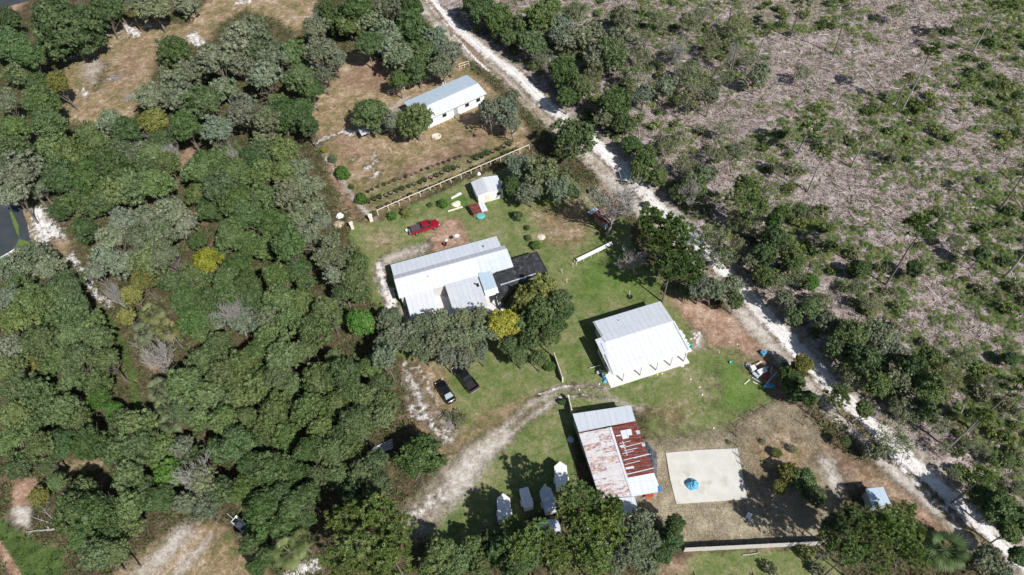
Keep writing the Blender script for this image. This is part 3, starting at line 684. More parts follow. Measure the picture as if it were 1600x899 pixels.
TL = """
100,42,46,D 20,72,28,D 12,30,20,D 45,85,20,D 160,18,28,D 182,10,20,D 240,12,26,G 288,8,22,G 212,8,20,G 30,115,26,O 8,160,24,G 60,130,24,D 92,128,18,V 65,160,28,D 75,192,28,D 22,200,28,O
140,208,25,O 272,78,26,D 262,112,20,G 232,152,25,G 265,145,28,G 300,112,28,G 338,92,32,G 372,60,32,G 395,45,22,G 380,102,28,G 318,160,32,O 352,140,28,G 382,172,32,G 200,205,28,D 172,188,24,G 240,190,25,V 290,196,28,D 340,202,30,G 252,215,24,D 405,75,24,G
515,28,28,D 545,38,30,O 582,30,30,G 605,8,24,G 560,8,24,D 632,18,24,D 642,42,28,D 610,62,28,G 622,88,24,G 662,82,28,O 682,60,24,G 700,84,22,G 690,106,20,G 652,110,22,D 622,124,16,D 492,45,22,G 500,80,26,G 462,85,28,O 522,90,22,G 470,120,28,O 505,118,16,G
488,140,18,D 430,92,26,G 410,122,28,G 440,182,28,D 470,170,22,D 482,195,18,D 415,188,28,G 412,215,26,G 435,160,20,O 575,66,20,D 645,10,20,D
752,15,26,D 782,32,28,D 738,2,20,D 795,60,18,O 812,45,26,O 842,30,26,O 832,68,22,O 870,42,24,G 860,12,22,O 902,20,22,S 850,92,16,S 882,112,28,D 950,88,32,O 925,122,20,S 990,120,22,S 960,160,28,D 880,62,24,G 920,55,26,G 965,60,24,G 1000,88,20,S
1075,112,20,S 1085,132,26,S 1060,80,18,S 1110,68,20,S 1080,38,18,S 1150,40,20,S 1032,30,20,S 1130,120,18,S 1185,115,20,G 1170,95,16,S 1255,115,16,S 975,30,24,G 1010,60,18,S 930,90,22,G 905,140,24,O 885,150,18,D 975,190,20,O 945,185,20,G 1040,135,20,G 1075,160,20,S 1110,150,18,G 1005,150,18,G 1100,20,16,S 1400,18,16,S
25,240,28,O 30,272,32,G 18,302,26,G 60,292,26,G 90,236,28,O 120,242,32,O 150,226,28,O 100,276,30,D 140,272,32,D 175,260,28,D 192,240,28,G 222,236,26,G 180,292,28,O 122,312,32,D 152,322,26,D 95,328,20,D 132,358,22,D 165,312,24,O 202,290,32,O 226,270,28,O 246,288,24,O 242,242,28,O 262,256,20,O
322,262,32,D 352,240,28,O 342,292,32,O 370,270,28,O 392,245,22,D 312,302,26,O 332,326,28,D 372,312,28,D 386,336,26,D 190,346,28,G 176,372,26,G 232,342,26,G 266,330,28,G 216,372,26,G 250,366,28,G 290,352,24,G 165,402,28,G 196,412,26,G 232,406,26,O 256,400,24,G 150,425,24,G
360,366,28,D 390,380,26,D 372,412,26,D 352,436,24,D 386,440,26,D 302,432,24,O 266,440,24,O 20,420,26,G 50,402,26,G 76,420,26,G 30,446,26,O 102,442,24,O 222,440,20,V 340,395,16,O 310,375,20,D
20,466,28,G 56,470,28,O 90,462,26,O 30,502,30,O 76,496,30,O 116,482,28,O 136,506,28,O 20,540,26,G 62,532,28,O 106,526,30,O 152,532,26,O 46,566,24,V 15,575,22,O 86,566,26,O 122,560,28,O 165,562,26,O 110,596,26,O 150,600,26,O 25,606,28,O 62,620,30,O 96,640,28,O 22,645,28,O 52,662,28,O 155,622,20,B 178,640,16,B 120,656,28,O 190,658,26,O 216,668,28,O 176,682,24,O
290,600,26,O 322,562,30,O 352,590,32,O 380,572,28,O 332,622,32,O 372,622,28,O 312,650,28,O 350,655,26,O 386,655,24,O 292,466,28,D 332,470,28,D 366,460,26,D 396,466,24,D 302,500,24,D 342,500,26,G 378,502,22,G 345,535,22,O 318,522,20,O 206,460,18,V 196,495,15,V 285,640,20,O
436,466,26,O 470,470,30,O 510,482,26,O 452,500,28,O 490,516,30,O 526,500,18,O 415,500,22,G 422,530,28,O 402,552,28,D 440,556,28,O 472,550,26,O 412,602,30,O 456,602,30,O 502,592,28,O 542,582,28,O 580,572,24,O 602,556,22,G 432,640,28,O 482,640,30,O 526,632,30,O 566,625,28,O 592,600,26,O 605,628,22,O 600,650,22,O 562,660,26,O 415,672,24,O 500,672,26,O 460,668,24,O 535,680,24,O 430,590,20,O 520,560,20,O 545,610,22,O
415,240,26,O 442,236,22,O 412,270,26,O 446,266,26,O 470,262,20,G 482,292,24,G 452,300,26,G 416,312,26,O 490,322,22,G 462,336,26,G 426,346,26,D 503,346,20,G 482,366,26,G 450,382,26,D 416,386,26,D 518,376,18,G 512,402,26,G 540,402,24,G 560,412,20,O 550,436,26,O 522,430,20,G 432,430,26,D 462,420,24,D 475,440,20,O 562,458,18,O 538,456,22,O
20,690,30,O 60,700,28,O 100,690,28,D 140,692,28,D 28,730,24,O 75,725,20,O 182,702,28,O 216,695,28,O 90,752,20,O 200,742,28,O 222,772,26,O 198,792,28,O 250,702,26,O 265,740,26,B 250,780,24,D 130,772,30,O 110,802,32,O 150,802,32,D 130,840,30,D 168,842,28,D 192,822,26,O 150,866,22,O 180,862,20,O 282,702,26,G 302,722,24,O 312,752,28,G 292,788,26,G 322,792,24,G 342,770,26,O 340,702,24,D 370,692,26,D 392,722,26,D 382,762,26,D 60,775,16,V
410,692,28,D 450,682,28,D 482,702,28,D 422,732,30,D 462,742,28,D 440,772,28,D 480,772,24,D 408,792,26,D 400,832,24,D 440,822,28,D 388,852,18,D 420,868,24,D 472,812,22,D 520,702,26,O 556,702,26,O 530,742,26,O 566,736,26,O 592,755,22,O 548,772,22,O 588,720,20,O 585,775,14,O 495,745,20,O 455,790,20,D 400,885,20,D
690,862,26,O 720,872,26,O 672,885,22,O 702,890,24,O 740,852,18,O 750,882,24,O 782,860,26,D 802,885,24,D 800,832,24,D 822,872,26,D 765,840,18,O
962,850,24,G 986,862,28,G 1000,832,24,G 962,882,24,G 1012,882,20,G 1020,850,20,G 1050,840,20,D 1055,820,16,D 1035,865,18,D 1002,810,18,G 975,822,18,G
1302,822,22,O 1218,762,14,V 1534,772,22,O 1562,792,28,D 1592,812,26,D 1576,832,20,O 1542,872,26,G 1562,892,20,G 1592,762,16,S 1595,870,20,D 1395,692,26,S 1370,705,18,G
1330,522,28,O 1370,520,28,G 1312,546,26,O 1352,560,28,O 1390,546,26,G 1330,590,22,S 1370,602,26,O 1400,590,24,G 1450,602,26,O 1480,592,22,S 1440,640,26,O 1410,642,22,S 1290,502,24,G 1262,482,20,O 1240,492,18,O 1225,466,18,G 1215,442,20,S 1282,472,18,S 1192,430,18,O 1212,375,24,D 1196,395,20,O 1236,400,20,O 1246,432,20,S 1255,572,20,V 1262,622,16,D 1455,560,22,O 1425,570,20,D 1350,640,16,O 1465,665,20,S 1500,560,20,S
1095,450,24,G 1115,452,20,G 1140,446,22,G 1150,470,16,O 1075,452,18,O 810,262,26,G 830,300,24,G 872,296,22,G 800,290,18,D 895,300,14,O 850,475,24,O 822,470,26,V 875,470,20,O 846,495,26,O 815,505,18,O 868,505,20,D 882,485,18,D 832,530,22,O 858,525,20,O 812,556,18,O 842,558,16,O 795,540,16,O
1010,245,22,D 1000,268,20,O 1028,275,18,O 1085,292,26,O 1072,262,20,S 1100,272,22,G 1062,300,18,O 1172,352,20,S 1042,232,18,S 1062,218,18,S 1120,242,18,S 1130,205,16,S 1115,372,20,S 1130,402,22,S 1150,385,18,S 1190,335,16,S 1150,350,16,S 1160,232,18,S 985,225,18,D 1200,430,18,O 1205,300,14,S 1180,405,20,G
1345,420,16,D 1490,380,14,S 1535,395,14,D 1240,410,20,D 1265,440,16,B 1210,345,16,B 1395,240,14,S 1300,215,16,S 1430,420,16,D 1360,475,18,S 1250,330,14,O 1590,150,10,O 1505,40,14,S 1460,60,12,S  1215,265,12,S
1320,690,10,O 1335,450,14,S 1475,700,14,S 1520,650,14,O 1550,600,14,S 1580,560,14,D 1530,700,16,S 1575,720,14,O 1490,740,12,S
"""
HOUSE_TREES = """578,176,30,O 650,190,34,O 612,190,18,G 786,170,30,G 800,192,18,G 800,150,14,G 610,498,22,G 626,522,26,G 602,532,22,G 660,508,22,G 690,502,22,G 722,500,22,G 750,492,18,G 682,535,26,G 716,530,26,G 746,522,22,G 664,548,20,G 700,558,20,G 728,560,18,G 752,548,14,G 643,535,18,G 770,520,12,G"""
PINES = """545,812,28,P 592,800,26,P 618,822,24,P 562,852,30,P 606,862,32,P 545,886,24,P 592,892,24,P 520,872,16,P 905,775,22,P 888,802,22,P 932,792,22,P 946,822,26,P 915,822,26,P 960,792,16,P 902,852,28,P 872,872,26,P 932,872,26,P
1022,352,26,P 1052,362,26,P 1036,386,28,P 1066,402,26,P 1046,420,26,P 1078,426,22,P 1332,812,22,P 1352,842,26,P 1382,822,26,P 1402,842,26,P 1422,862,22,P 1372,872,22,P 1332,862,22,P 1302,850,18,P 1310,618,18,P 1165,292,22,P 1177,318,22,P 1150,312,16,P 1540,745,14,P"""
for w in TL.split():
    a = w.split(","); add_tree(float(a[0]), float(a[1]), float(a[2]), a[3])
for a in ((1238, 590, 22, "D", 3.0), (1240, 616, 16, "D", 2.6), (1225, 572, 10, "O", 1.8), (1416, 797, 15, "P", 6.2), (1404, 815, 22, "P", 7.5), (1425, 832, 20, "P", 8.0), (864, 848, 18, "P", 12.0), (838, 842, 22, "P", 11.5), (818, 850, 20, "P", 10.5), (800, 822, 18, "P", 8.5), (1232, 740, 20, "V", 1.7), (1256, 750, 24, "O", 2.0), (1272, 772, 20, "O", 2.2)):
    add_tree(*a[:4], hz=a[4])
for w in HOUSE_TREES.split():
    a = w.split(","); add_tree(float(a[0]), float(a[1]), float(a[2]), a[3], hz=5.2, flat=.85)
for w in PINES.split():
    a = w.split(","); add_tree(float(a[0]), float(a[1]), float(a[2]), a[3], col=(.095, .155, .040) if (1000 < float(a[0]) < 1100 and float(a[1]) < 450) else None)
# trees that stand out alone
add_tree(655, 713, 40, "D", hz=4.6, col=(.085, .145, .038), label="big round dark green tree standing alone at the edge of the sandy drive")
add_tree(765, 168, 20, "G", hz=7.5, label="mossy oak leaning over the far home's roof end")
add_tree(895, 214, 38, "O", col=(.10, .14, .048), label="large round oak between the sand road and the far home yard")
add_tree(852, 275, 36, "O", col=(.135, .16, .075), label="broad spreading oak just behind the small white shed")
add_tree(788, 507, 27, "Y", hz=5.6, col=(.34, .315, .04), label="bright yellow tree at the corner of the long white-roofed house")
add_tree(775, 492, 9, "Y", hz=4.2, label="small yellow top poking over the roof edge of the long house")
add_tree(322, 406, 25, "Y", col=(.24, .24, .03), label="yellow-green tree among the dark oaks of the left woods")
add_tree(565, 503, 26, "B", label="bright green big-leaved tree at the edge of the woods beside the house drive")
add_tree(850, 452, 26, "V", col=(.20, .23, .06), label="yellowish green tree in front of the black screen roof")
add_tree(1010, 320, 8, "G", small=True, label="small grey-green tree on the near verge of the sand road")
# saplings and shrubs
SHRUBS = [(535, 270, 13, "B", "rounded green shrub tree, largest along the nursery's left edge"), (519, 248, 8, "O", "small green shrub just above the largest nursery edge shrub"),
 (507, 235, 6, "Y", "tiny yellow shrub at the top of the nursery path"), (564, 310, 10, "B", "bright green shrub at the lower end of the nursery path"), (549, 292, 5, "D", "low dark shrub between two larger nursery edge shrubs"),
 (584, 334, 6, "O", "small green shrub beside the white rail fence's near end"), (635, 331, 10, "V", "yellow-green bush nearest the red pickup's bed, right one of a pair"), (613, 338, 8, "B", "smaller green bush, left one of the pair by the rail fence"),
 (692, 318, 9, "B", "leafy green bush beside the white garden edging"), (672, 320, 5, "D", "low dark seedling left of the garden bush"), (808, 337, 10, "D", "blue-green bush on the lawn right of the white shed"),
 (824, 356, 5, "D", "small dark round shrub, top of the yard column"), (826, 371, 6, "O", "small shrub beside the pale stones in the yard"), (838, 383, 9, "B", "green bush nearest the black screen roof's far corner"),
 (860, 573, 10, "B", "bright green leafy sapling left of the white low wall"), (878, 628, 7, "D", "small dark shrub by the gate wall above the barn"), (928, 300, 8, "B", "bright green bush near the leafless tree"),
 (1192, 690, 6, "S", "dry grey bush inside the weedy pen"), (720, 655, 14, "S", "scraggly half-dead bush with pale brush heap beside the drive"), (700, 650, 9, "S", "dry twiggy bush left of the scraggly one by the drive"),
 (1140, 692, 5, "S", "tiny dry weed bush above the concrete slab"), (1010, 800, 8, "S", "brown weedy bush at the barn's near corner"), (1030, 815, 8, "S", "brown weedy bush between barn and board fence"),
 (1213, 708, 10, "V", "rusty-leaved low bush inside the pen by the slab"), (1238, 702, 9, "S", "grey low bush near the pen's wire fence corner")]
for x, y, rp, k, lab in SHRUBS:
    o = add_tree(x, y, rp, k, small=True, label=lab); o.name = "shrub"; o["category"] = "shrub"; o["group"] = "shrubs about the yards"
# random scrub in the clear-cut belt near the road, avoiding what stands there
def near_tree(px, py, rp, f=.8): return any(math.hypot(px-a, py-b) < (rp+c)*f for a, b, c in TREES)

# leafless trees
def bare(px, py, H, k, label, R=1.0, name="dead_tree", lean=0.0):
    b = G(px, py, 0); t = empty(name, (b[0], b[1], 0), rnd.uniform(0, 6.28), label, "dead tree", "leafless trees")
    tk = link("trunk", BARE[k % 3], t); tk.scale = (R, R, H/6.0); tk.rotation_euler = (lean, 0, 0); return t
bare(948, 371, 12.5, 0, "tall leafless pale grey tree beside the rusty shed and sand road", 1.45)
_dt = bpy.data.objects["dead_tree"]; _fc = link("crown", OAKS[0], _dt, (-.8, 1.6, 9.8)); _fc.color = (.30, .29, .19, 1); _fc.scale = (.5, .5, .45)
bare(270, 432, 8.0, 1, "white leafless tree in the woods, left of the yellow tree", .5)
bare(272, 585, 7.0, 2, "tangled pale leafless tree below the woods' palms", .75)
bare(500, 0+60, 6, 0, "grey leafless tree at the top among mossy oaks", .6)
bare(286, 268, 6.5, 1, "small leafless tree in a brown gap of the upper woods", .5)
bare(388, 285, 7.5, 2, "pale leafless tree at the shaded gap of the upper woods", .5)
bare(385, 525, 8, 1, "grey leafless tree among mossy oaks in the middle woods", .6)
bare(345, 770, 8, 0, "grey leafless tree above the dirt clearing at the bottom", .8)
bare(205, 490, 7.5, 2, "leafless tree fork over the narrow sand track in the woods", .4)
bare(1075, 250+75, 6, 1, "grey leafless sapling on the clear-cut side of the road", .6)
bare(1052, 118, 8, 2, "pale two-stemmed leafless tree in the upper clear-cut", .6)
bare(1140, 118, 7, 0, "thin leafless tree right of the two-stemmed one", .55)
bare(990, 420+8, 5, 1, "low leafless brush under the dark pines", .7)

# palms
def palm(px, py, hz, sc, label, col=(.125, .165, .06)):
    c = G(px, py, hz); t = empty("palm_tree", (c[0], c[1], 0), rnd.uniform(0, 6.28), label, "palm", "fan palms")
    cr = link("crown", rnd.choice(PALM), t, (0, 0, hz)); cr.color = (*col, 1); cr.scale = (sc, sc, sc)
    tk = link("trunk", PALMT, t); tk.scale = (1, 1, hz/4.6)
for a in ((238, 490, 6.5, 1.15, "pale fan palm, topmost in the woods' palm group", (.17, .19, .075)), (224, 520, 6, 1.0, "silver-green fan palm, left one of the woods' palm group", (.16, .19, .10)),
          (262, 515, 6, 1.1, "yellowish fan palm, right one of the woods' palm group", (.19, .19, .07)), (250, 608, 6, 1.1, "grey-green fan palm below the tangled leafless tree", (.15, .18, .09)),
          (258, 635, 5.5, .9, "small fan palm just under the grey-green one in the woods", (.13, .17, .07)), (268, 660, 6, 1.0, "fan palm lowest of the row along the woods gap", (.14, .17, .08)),
          (452, 862, 5.5, 1.25, "fan palm at the bottom edge beside the sandy track", (.16, .20, .07)), (470, 845, 5.0, .9, "smaller fan palm behind the bottom edge palm", (.15, .18, .06)),
          (1477, 860, 5.0, 1.55, "large fan palm at the bottom right beside the sand road", (.085, .135, .045)), (205, 18, 6, 1.0, "yellowish fan palm at the top left near the brown glade", (.17, .17, .06)),
          (178, 15, 6, .9, "fan palm left of the yellowish one at the top left", (.12, .15, .05))):
    palm(*a[:5], col=a[5])

# tall thin pines left standing in the clear-cut: base and top as photographed
def solve_h(b, t_):
    best = None
    g = G(*b)
    for h in np.arange(2, 24, .1):
        p = PX((g[0], g[1], h)); e = math.hypot(p[0]-t_[0], p[1]-t_[1])
        if best is None or e < best[0]: best = (e, h)
    return best[1]
SNAGS = [((1410, 172), (1453, 82), "its crown beside the pale litter path at the top", 1), ((1235, 60), (1256, 0), "at the top edge by a bright palmetto patch", 1), ((1520, 82), (1560, 5), "near the top right corner", 1),
         ((1384, 445), (1445, 352), "with a leaning shadow in the middle of the clear-cut", 1.25), ((1569, 434), (1640, 345), "cut by the right edge of the picture", 1), ((1515, 672), (1592, 598), "low at the right edge above the road bend", .9),
         ((1247, 240), (1272, 200), "short one with a round bright crown left of centre clear-cut", 1.3), ((1398, 168), (1420, 118), "slim one left of the tallest standing pine", .5), ((1172, 370), (1190, 322), "beside the road-side scrub oaks", .6),
         ((1135, 50), (1147, -10), "bare-stemmed one at the top edge", .6), ((1180, 105), (1196, 52), "slim one among thin scrub in the upper clear-cut", .6), ((1302, 85+450-450), (1320, 10), "faint slim one near the top middle right", .5),
         ((998, 218), (990, 192), "stub beside the road-side oaks", .35), ((1140, 125), (1150, 62), "slim one between two scrub oaks near the top", .6), ((1262, 300), (1290, 238), "slim one above the lower thicket belt", .7), ((1205, 385), (1226, 328), "slim one rising from the road-side thicket", .7), ((1480, 700), (1535, 652), "slim one below the low right-edge pine", .7), ((1560, 330), (1602, 268), "slim one near the right edge, upper middle", .6), ((1330, 262), (1352, 214), "slim one in the middle of the upper clear-cut", .6), ((1357, 485), (1357, 462), "short dark stub in the lower clear-cut", .3), ((1500, 645), (1502, 630), "short grey stub near the right road bend", .3)]
for i, (b, tp, lab, cs) in enumerate(SNAGS):
    h = solve_h(b, tp); g = G(*b)
    tx = G(tp[0], tp[1], h); dx, dy = (tx[0]-g[0])*.5, (tx[1]-g[1])*.5
    t = empty("standing_pine", (g[0], g[1], 0), 0, ("tall thin pine trunk, " if cs > .4 else "broken dead trunk, ")+lab, "pine" if cs > .4 else "dead trunk", "lone trunks left in the clear-cut")
    mb = MB(); q = Vector((0, 0, -.05))
    for k in range(5):
        e = Vector((dx*((k+1)/5)**2+rnd.uniform(-.08, .08), dy*((k+1)/5)**2+rnd.uniform(-.08, .08), h*(k+1)/5)); mb.tube(q, e, .21*(1-k*.12), .21*(1-(k+1)*.12), 7, k == 4); q = e
    for k in range(7):
        f = rnd.uniform(.55, .95); p = Vector((dx*f*f, dy*f*f, h*f)); a = rnd.uniform(0, 6.28); L = rnd.uniform(.3, .9); mb.tube(p, p+Vector((math.cos(a)*L, math.sin(a)*L, .2)), .03, .015, 4, False)
    mb.build("trunk", M_BARK if i % 2 else M_MOSSY, t)
    if cs > .4:
        cr = link("crown", PINETOP[i % 4], t, (dx, dy, h-.3)); cr.color = jitter((.12, .17, .04) if cs > .6 else (.13, .15, .07), rnd); cr.scale = (cs*1.35, cs*1.35, cs*1.1)

label_set(LABELS)

# ------------------------------------------------------------------ palmetto and litter of the clear-cut
r = np.random.default_rng(42)
DENSE = [([(1120, -30), (1340, -30), (1300, 45), (1230, 55), (1150, 40)], 1.0), ([(1490, -30), (1640, -30), (1640, 130), (1560, 90), (1500, 60)], .9), ([(1310, 130), (1460, 150), (1480, 230), (1400, 250), (1330, 200)], .85),
         ([(1470, 110), (1640, 130), (1640, 260), (1560, 230), (1500, 180)], .9), ([(1400, 230), (1480, 250), (1640, 280), (1640, 430), (1540, 400), (1460, 330)], .8), ([(1440, 440), (1640, 440), (1640, 740), (1560, 700), (1480, 560)], .9),
         ([(1200, 300), (1300, 330), (1400, 400), (1440, 470), (1400, 500), (1300, 460), (1220, 400)], .8), ([(1000, 0), (1130, 0), (1200, 60), (1100, 100), (1020, 60)], .6), ([(1180, 180), (1260, 190), (1240, 260), (1180, 250)], .5),
         ([(1320, 45), (1385, 50), (1380, 72), (1330, 66)], 1.2), ([(1440, 560), (1560, 600), (1640, 760), (1560, 760), (1480, 680)], .9), ([(1400, 470), (1500, 480), (1500, 560), (1420, 540)], .9), ([(1280, 225), (1420, 225), (1420, 260), (1330, 265)], .8)]
DW = [(np.array([G(*p)[:2] for p in d]), k) for d, k in DENSE]
N = 90000
cx_ = r.uniform(0, RX[1]-2, N); cy_ = r.uniform(12, RY[1]-4, N); P2 = np.stack([cx_, cy_], 1)
wc = wsample("clear", cx_, cy_); P2 = P2[wc > .55]
clump = lumps(r, 8, 1, .22); clump2 = lumps(r, 8, 1, .75)
P3 = np.column_stack([P2, np.zeros(len(P2))]); dens = .15+.20*clump(P3)+.22*clump2(P3)
for poly, k in DW: dens += k*.55*np.clip(poly_sd(P2, poly)/3+.5, 0, 1)
BARE_P = [np.array([G(*p)[:2] for p in q]) for q in ([(1210, 62), (1330, 50), (1420, 40), (1450, 110), (1340, 140), (1200, 165)], [(1240, 235), (1350, 245), (1390, 340), (1300, 310)], [(1350, -30), (1450, -30), (1440, 60), (1380, 50)], [(1100, 165), (1200, 170), (1190, 205), (1110, 215)], [(1400, 470), (1470, 440), (1560, 520), (1480, 560)])]
for poly in BARE_P: dens -= .5*np.clip(poly_sd(P2, poly)/3+.5, 0, 1)
dens = np.clip(dens, .015, 1)
keep = r.random(len(P2)) < dens*.42
PM = P2[keep]
# thin out overlaps on a grid
cell = {}; out = []
for p in PM:
    key = (int(p[0]/.8), int(p[1]/.8))
    if key in cell: continue
    cell[key] = 1; out.append(p)
PM = np.array(out)
def inview(p, mx=15):
    x, y = PX((p[0], p[1], 0)); return -mx < x < 1600+mx and -mx < y < 899+mx
PM = np.array([p for p in PM if inview(p)])
dist = np.hypot(PM[:, 0], np.hypot(PM[:, 1], CAMH)); order = np.argsort(dist); PM = PM[order]
PCOL = [(.15, .22, .055), (.11, .175, .045), (.20, .24, .07), (.17, .19, .085), (.12, .19, .045)]
for i, p in enumerate(PM[:280]):
    s = r.uniform(.75, 1.5)
    o = link("saw_palmetto", PALMETTO[int(r.integers(6))]); o.location = (p[0], p[1], 0); o.rotation_euler = (0, 0, r.uniform(0, 6.28)); o.scale = (s, s, s*.9)
    c = PCOL[int(r.integers(5))]; o.color = jitter(c, rnd, .2)
    tag(o, "low green saw palmetto clump with fan leaves spreading on clear-cut litter", "palmetto", "saw palmettos in the clear-cut")
def merge(name, variants, pts, scales, seed, lift=0.0):
    rr = np.random.default_rng(seed); Vs = []; Fs = []; Ts = []; off = 0; base = []
    for me in variants:
        V = np.empty(len(me.vertices)*3, np.float32); me.vertices.foreach_get("co", V); V = V.reshape(-1, 3)
        Q = np.empty(len(me.loops), np.int32); me.loops.foreach_get("vertex_index", Q); Q = Q.reshape(-1, 4)
        T = np.empty(len(V), np.float32); me.attributes["tint"].data.foreach_get("value", T); base.append((V, Q, T))
    for p, s in zip(pts, scales):
        V, Q, T = base[int(rr.integers(len(base)))]; a = rr.uniform(0, 6.28); c_, s_ = math.cos(a), math.sin(a)
        Vs.append(np.stack([(V[:, 0]*c_-V[:, 1]*s_)*s+p[0], (V[:, 0]*s_+V[:, 1]*c_)*s+p[1], V[:, 2]*s*.9+lift*s], 1)); Fs.append(Q+off); Ts.append(np.clip(T+rr.normal(0, .2), 0, 1)); off += len(V)
    return np_mesh(name, np.concatenate(Vs), [np.concatenate(Fs)], M_LEAF, np.concatenate(Ts))
rest = PM[280:]
for k in range(3):
    sub = rest[k::3]
    o = link("palmetto_undergrowth", merge("palmetto_undergrowth", PALMETTO, sub, r.uniform(.6, 1.5, len(sub)), k)); o.color = (*PCOL[k], 1)
    tag(o, ["mid green palmetto undergrowth spread over the far clear-cut", "dark green palmetto undergrowth spread over the far clear-cut", "yellowish palmetto undergrowth spread over the far clear-cut"][k], "undergrowth", None, "stuff")

# thickets of small-leaved bushes
BUSH = [crown_mesh("bush", 200+i, 16, (.18, .34), .13, 34, .75, core=False, R=.85, spread=.3, zmin=-.1) for i in range(6)]
rb_ = np.random.default_rng(77); Nb = 26000; bx = rb_.uniform(-5, RX[1]-2, Nb); by = rb_.uniform(14, RY[1]-4, Nb); PB = np.stack([bx, by], 1)
wcb = wsample("clear", bx, by)+wsample("lawn", bx, by)*(bx > 30); P3b = np.column_stack([PB, np.zeros(Nb)]); db = .02+.11*clump(P3b)+.12*clump2(P3b)
for poly, k in DW: db += k*.16*np.clip(poly_sd(PB, poly)/4+.5, 0, 1)
for poly in BARE_P: db -= .4*np.clip(poly_sd(PB, poly)/3+.5, 0, 1)
RDw = [np.array(G(*p)[:2]) for p in ROAD]
rdist = np.full(Nb, 1e9)
for i in range(len(RDw)-1): rdist = np.minimum(rdist, seg_dist(PB, RDw[i], RDw[i+1]))
db += .22*np.clip(1-(rdist-4)/26, 0, 1)
okb = (wcb > .5) & (rdist > 4.5) & (rb_.random(Nb) < np.clip(db, .004, 1)*.26)
YP = np.array([G(*p)[:2] for p in YARD]); PB = PB[okb]; PB = PB[poly_sd(PB, YP) < -2]
PB = np.array([p for p in PB if inview(p)]); PB = PB[np.argsort(np.hypot(PB[:, 0], np.hypot(PB[:, 1], CAMH)))]
BCOL = [(.15, .19, .06), (.11, .155, .05), (.19, .22, .07), (.17, .18, .10)]
for i, p in enumerate(PB[:260]):
    s = rb_.uniform(.7, 1.7)
    o = link("wild_bush", BUSH[int(rb_.integers(6))]); o.location = (p[0], p[1], .45*s); o.rotation_euler = (0, 0, rb_.uniform(0, 6.28)); o.scale = (s, s, s*.9); o.color = jitter(BCOL[int(rb_.integers(4))], rnd, .2)
    tag(o, "low small-leaved wild bush growing in the clear-cut beyond the sand road", "bush", "wild bushes in the clear-cut")
for k in range(2):
    sub_ = PB[260+k::2]
    if len(sub_):
        o = link("thicket", merge("thicket", BUSH, sub_, rb_.uniform(.7, 1.7, len(sub_)), 30+k, lift=.45)); o.color = (*BCOL[k], 1)
        tag(o, ["light green bush thickets over the farther clear-cut", "mid green bush thickets over the farther clear-cut"][k], "thicket", None, "stuff")

def litter_material():
    m, t, b = new_mat("litter", .9, 0, .1)
    at = nd(t, "ShaderNodeAttribute", attribute_name="tint")
    rp = nd(t, "ShaderNodeValToRGB"); e = rp.color_ramp.elements
    for _ in range(3): e.new(.5)
    for q, (p, c) in zip(e, [(0, (.06, .045, .035)), (.3, (.19, .135, .105)), (.6, (.35, .28, .25)), (.85, (.52, .45, .425)), (1, (.74, .70, .68))]): q.position = p; q.color = (*c, 1)
    t.links.new(at.outputs["Fac"], rp.inputs[0]); t.links.new(rp.outputs[0], b.inputs["Base Color"]); return m
M_LIT = litter_material()
def sticks(name, P, length, width, seed, tintf, zlift=.06, flatpitch=.18):
    rr = np.random.default_rng(seed); n = len(P); a = rr.uniform(0, np.pi, n); pt = rr.normal(0, flatpitch, n)
    d = np.stack([np.cos(a)*np.cos(pt), np.sin(a)*np.cos(pt), np.sin(pt)], 1); L = length(rr, n)[:, None]; w = width(rr, n)[:, None]
    s = np.stack([-np.sin(a), np.cos(a), np.zeros(n)], 1); u = np.array([0, 0, 1.0])
    c = np.column_stack([P, rr.uniform(.02, zlift, n)]); A = c-d*L/2; B = c+d*L/2
    ring = [s*w, -s*w*.5+u*w*.9, -s*w*.5-u*w*.9]
    V = np.stack([A+ring[0], A+ring[1], A+ring[2], B+ring[0]*.6, B+ring[1]*.6, B+ring[2]*.6], 1).reshape(-1, 3)
    b = np.arange(n)[:, None]*6; Q = np.concatenate([b+np.array([[0, 1, 4, 3]]), b+np.array([[1, 2, 5, 4]]), b+np.array([[2, 0, 3, 5]])])
    return np_mesh(name, V, [Q], M_LIT, np.repeat(tintf(rr, n), 6))
def scatter(n, cls, thr, seed, xr=RX, yr=RY):
    rr = np.random.default_rng(seed); x = rr.uniform(xr[0]+1, xr[1]-1, n); y = rr.uniform(yr[0]+1, yr[1]-1, n)
    w = sum(wsample(c, x, y) for c in cls) if cls else None
    k = (rr.random(n) < w) & (w > thr); P = np.stack([x[k], y[k]], 1)
    v = P @ np.zeros(2); c = np.column_stack([P, np.full(len(P), -CAMH)]) @ RW   # keep those the camera's ground trapezoid holds, with a margin
    X = F*c[:, 0]/-c[:, 2]; Y = F*c[:, 1]/-c[:, 2]
    return P[(np.abs(X) < 840) & (np.abs(Y) < 490)]
P = scatter(150000, ["clear"], .4, 1, xr=(-10, RX[1]))
o = link("twig_litter", sticks("twig_litter", P, lambda r_, n: r_.uniform(.3, 1.3, n), lambda r_, n: r_.uniform(.02, .055, n), 3, lambda r_, n: np.clip(r_.beta(2, 1.6, n), 0, 1)))
tag(o, "pale twigs and bark litter covering the clear-cut ground", "litter", None, "stuff")
P = scatter(3600, ["clear"], .4, 2, xr=(-10, RX[1]))
o = link("branch_litter", sticks("branch_litter", P, lambda r_, n: r_.uniform(1.2, 3.6, n), lambda r_, n: r_.uniform(.035, .09, n), 4, lambda r_, n: np.where(r_.random(n) < .45, r_.uniform(.85, 1, n), r_.uniform(.0, .6, n)), .25, .1))
tag(o, "long broken branches strewn over the clear-cut ground", "litter", None, "stuff")

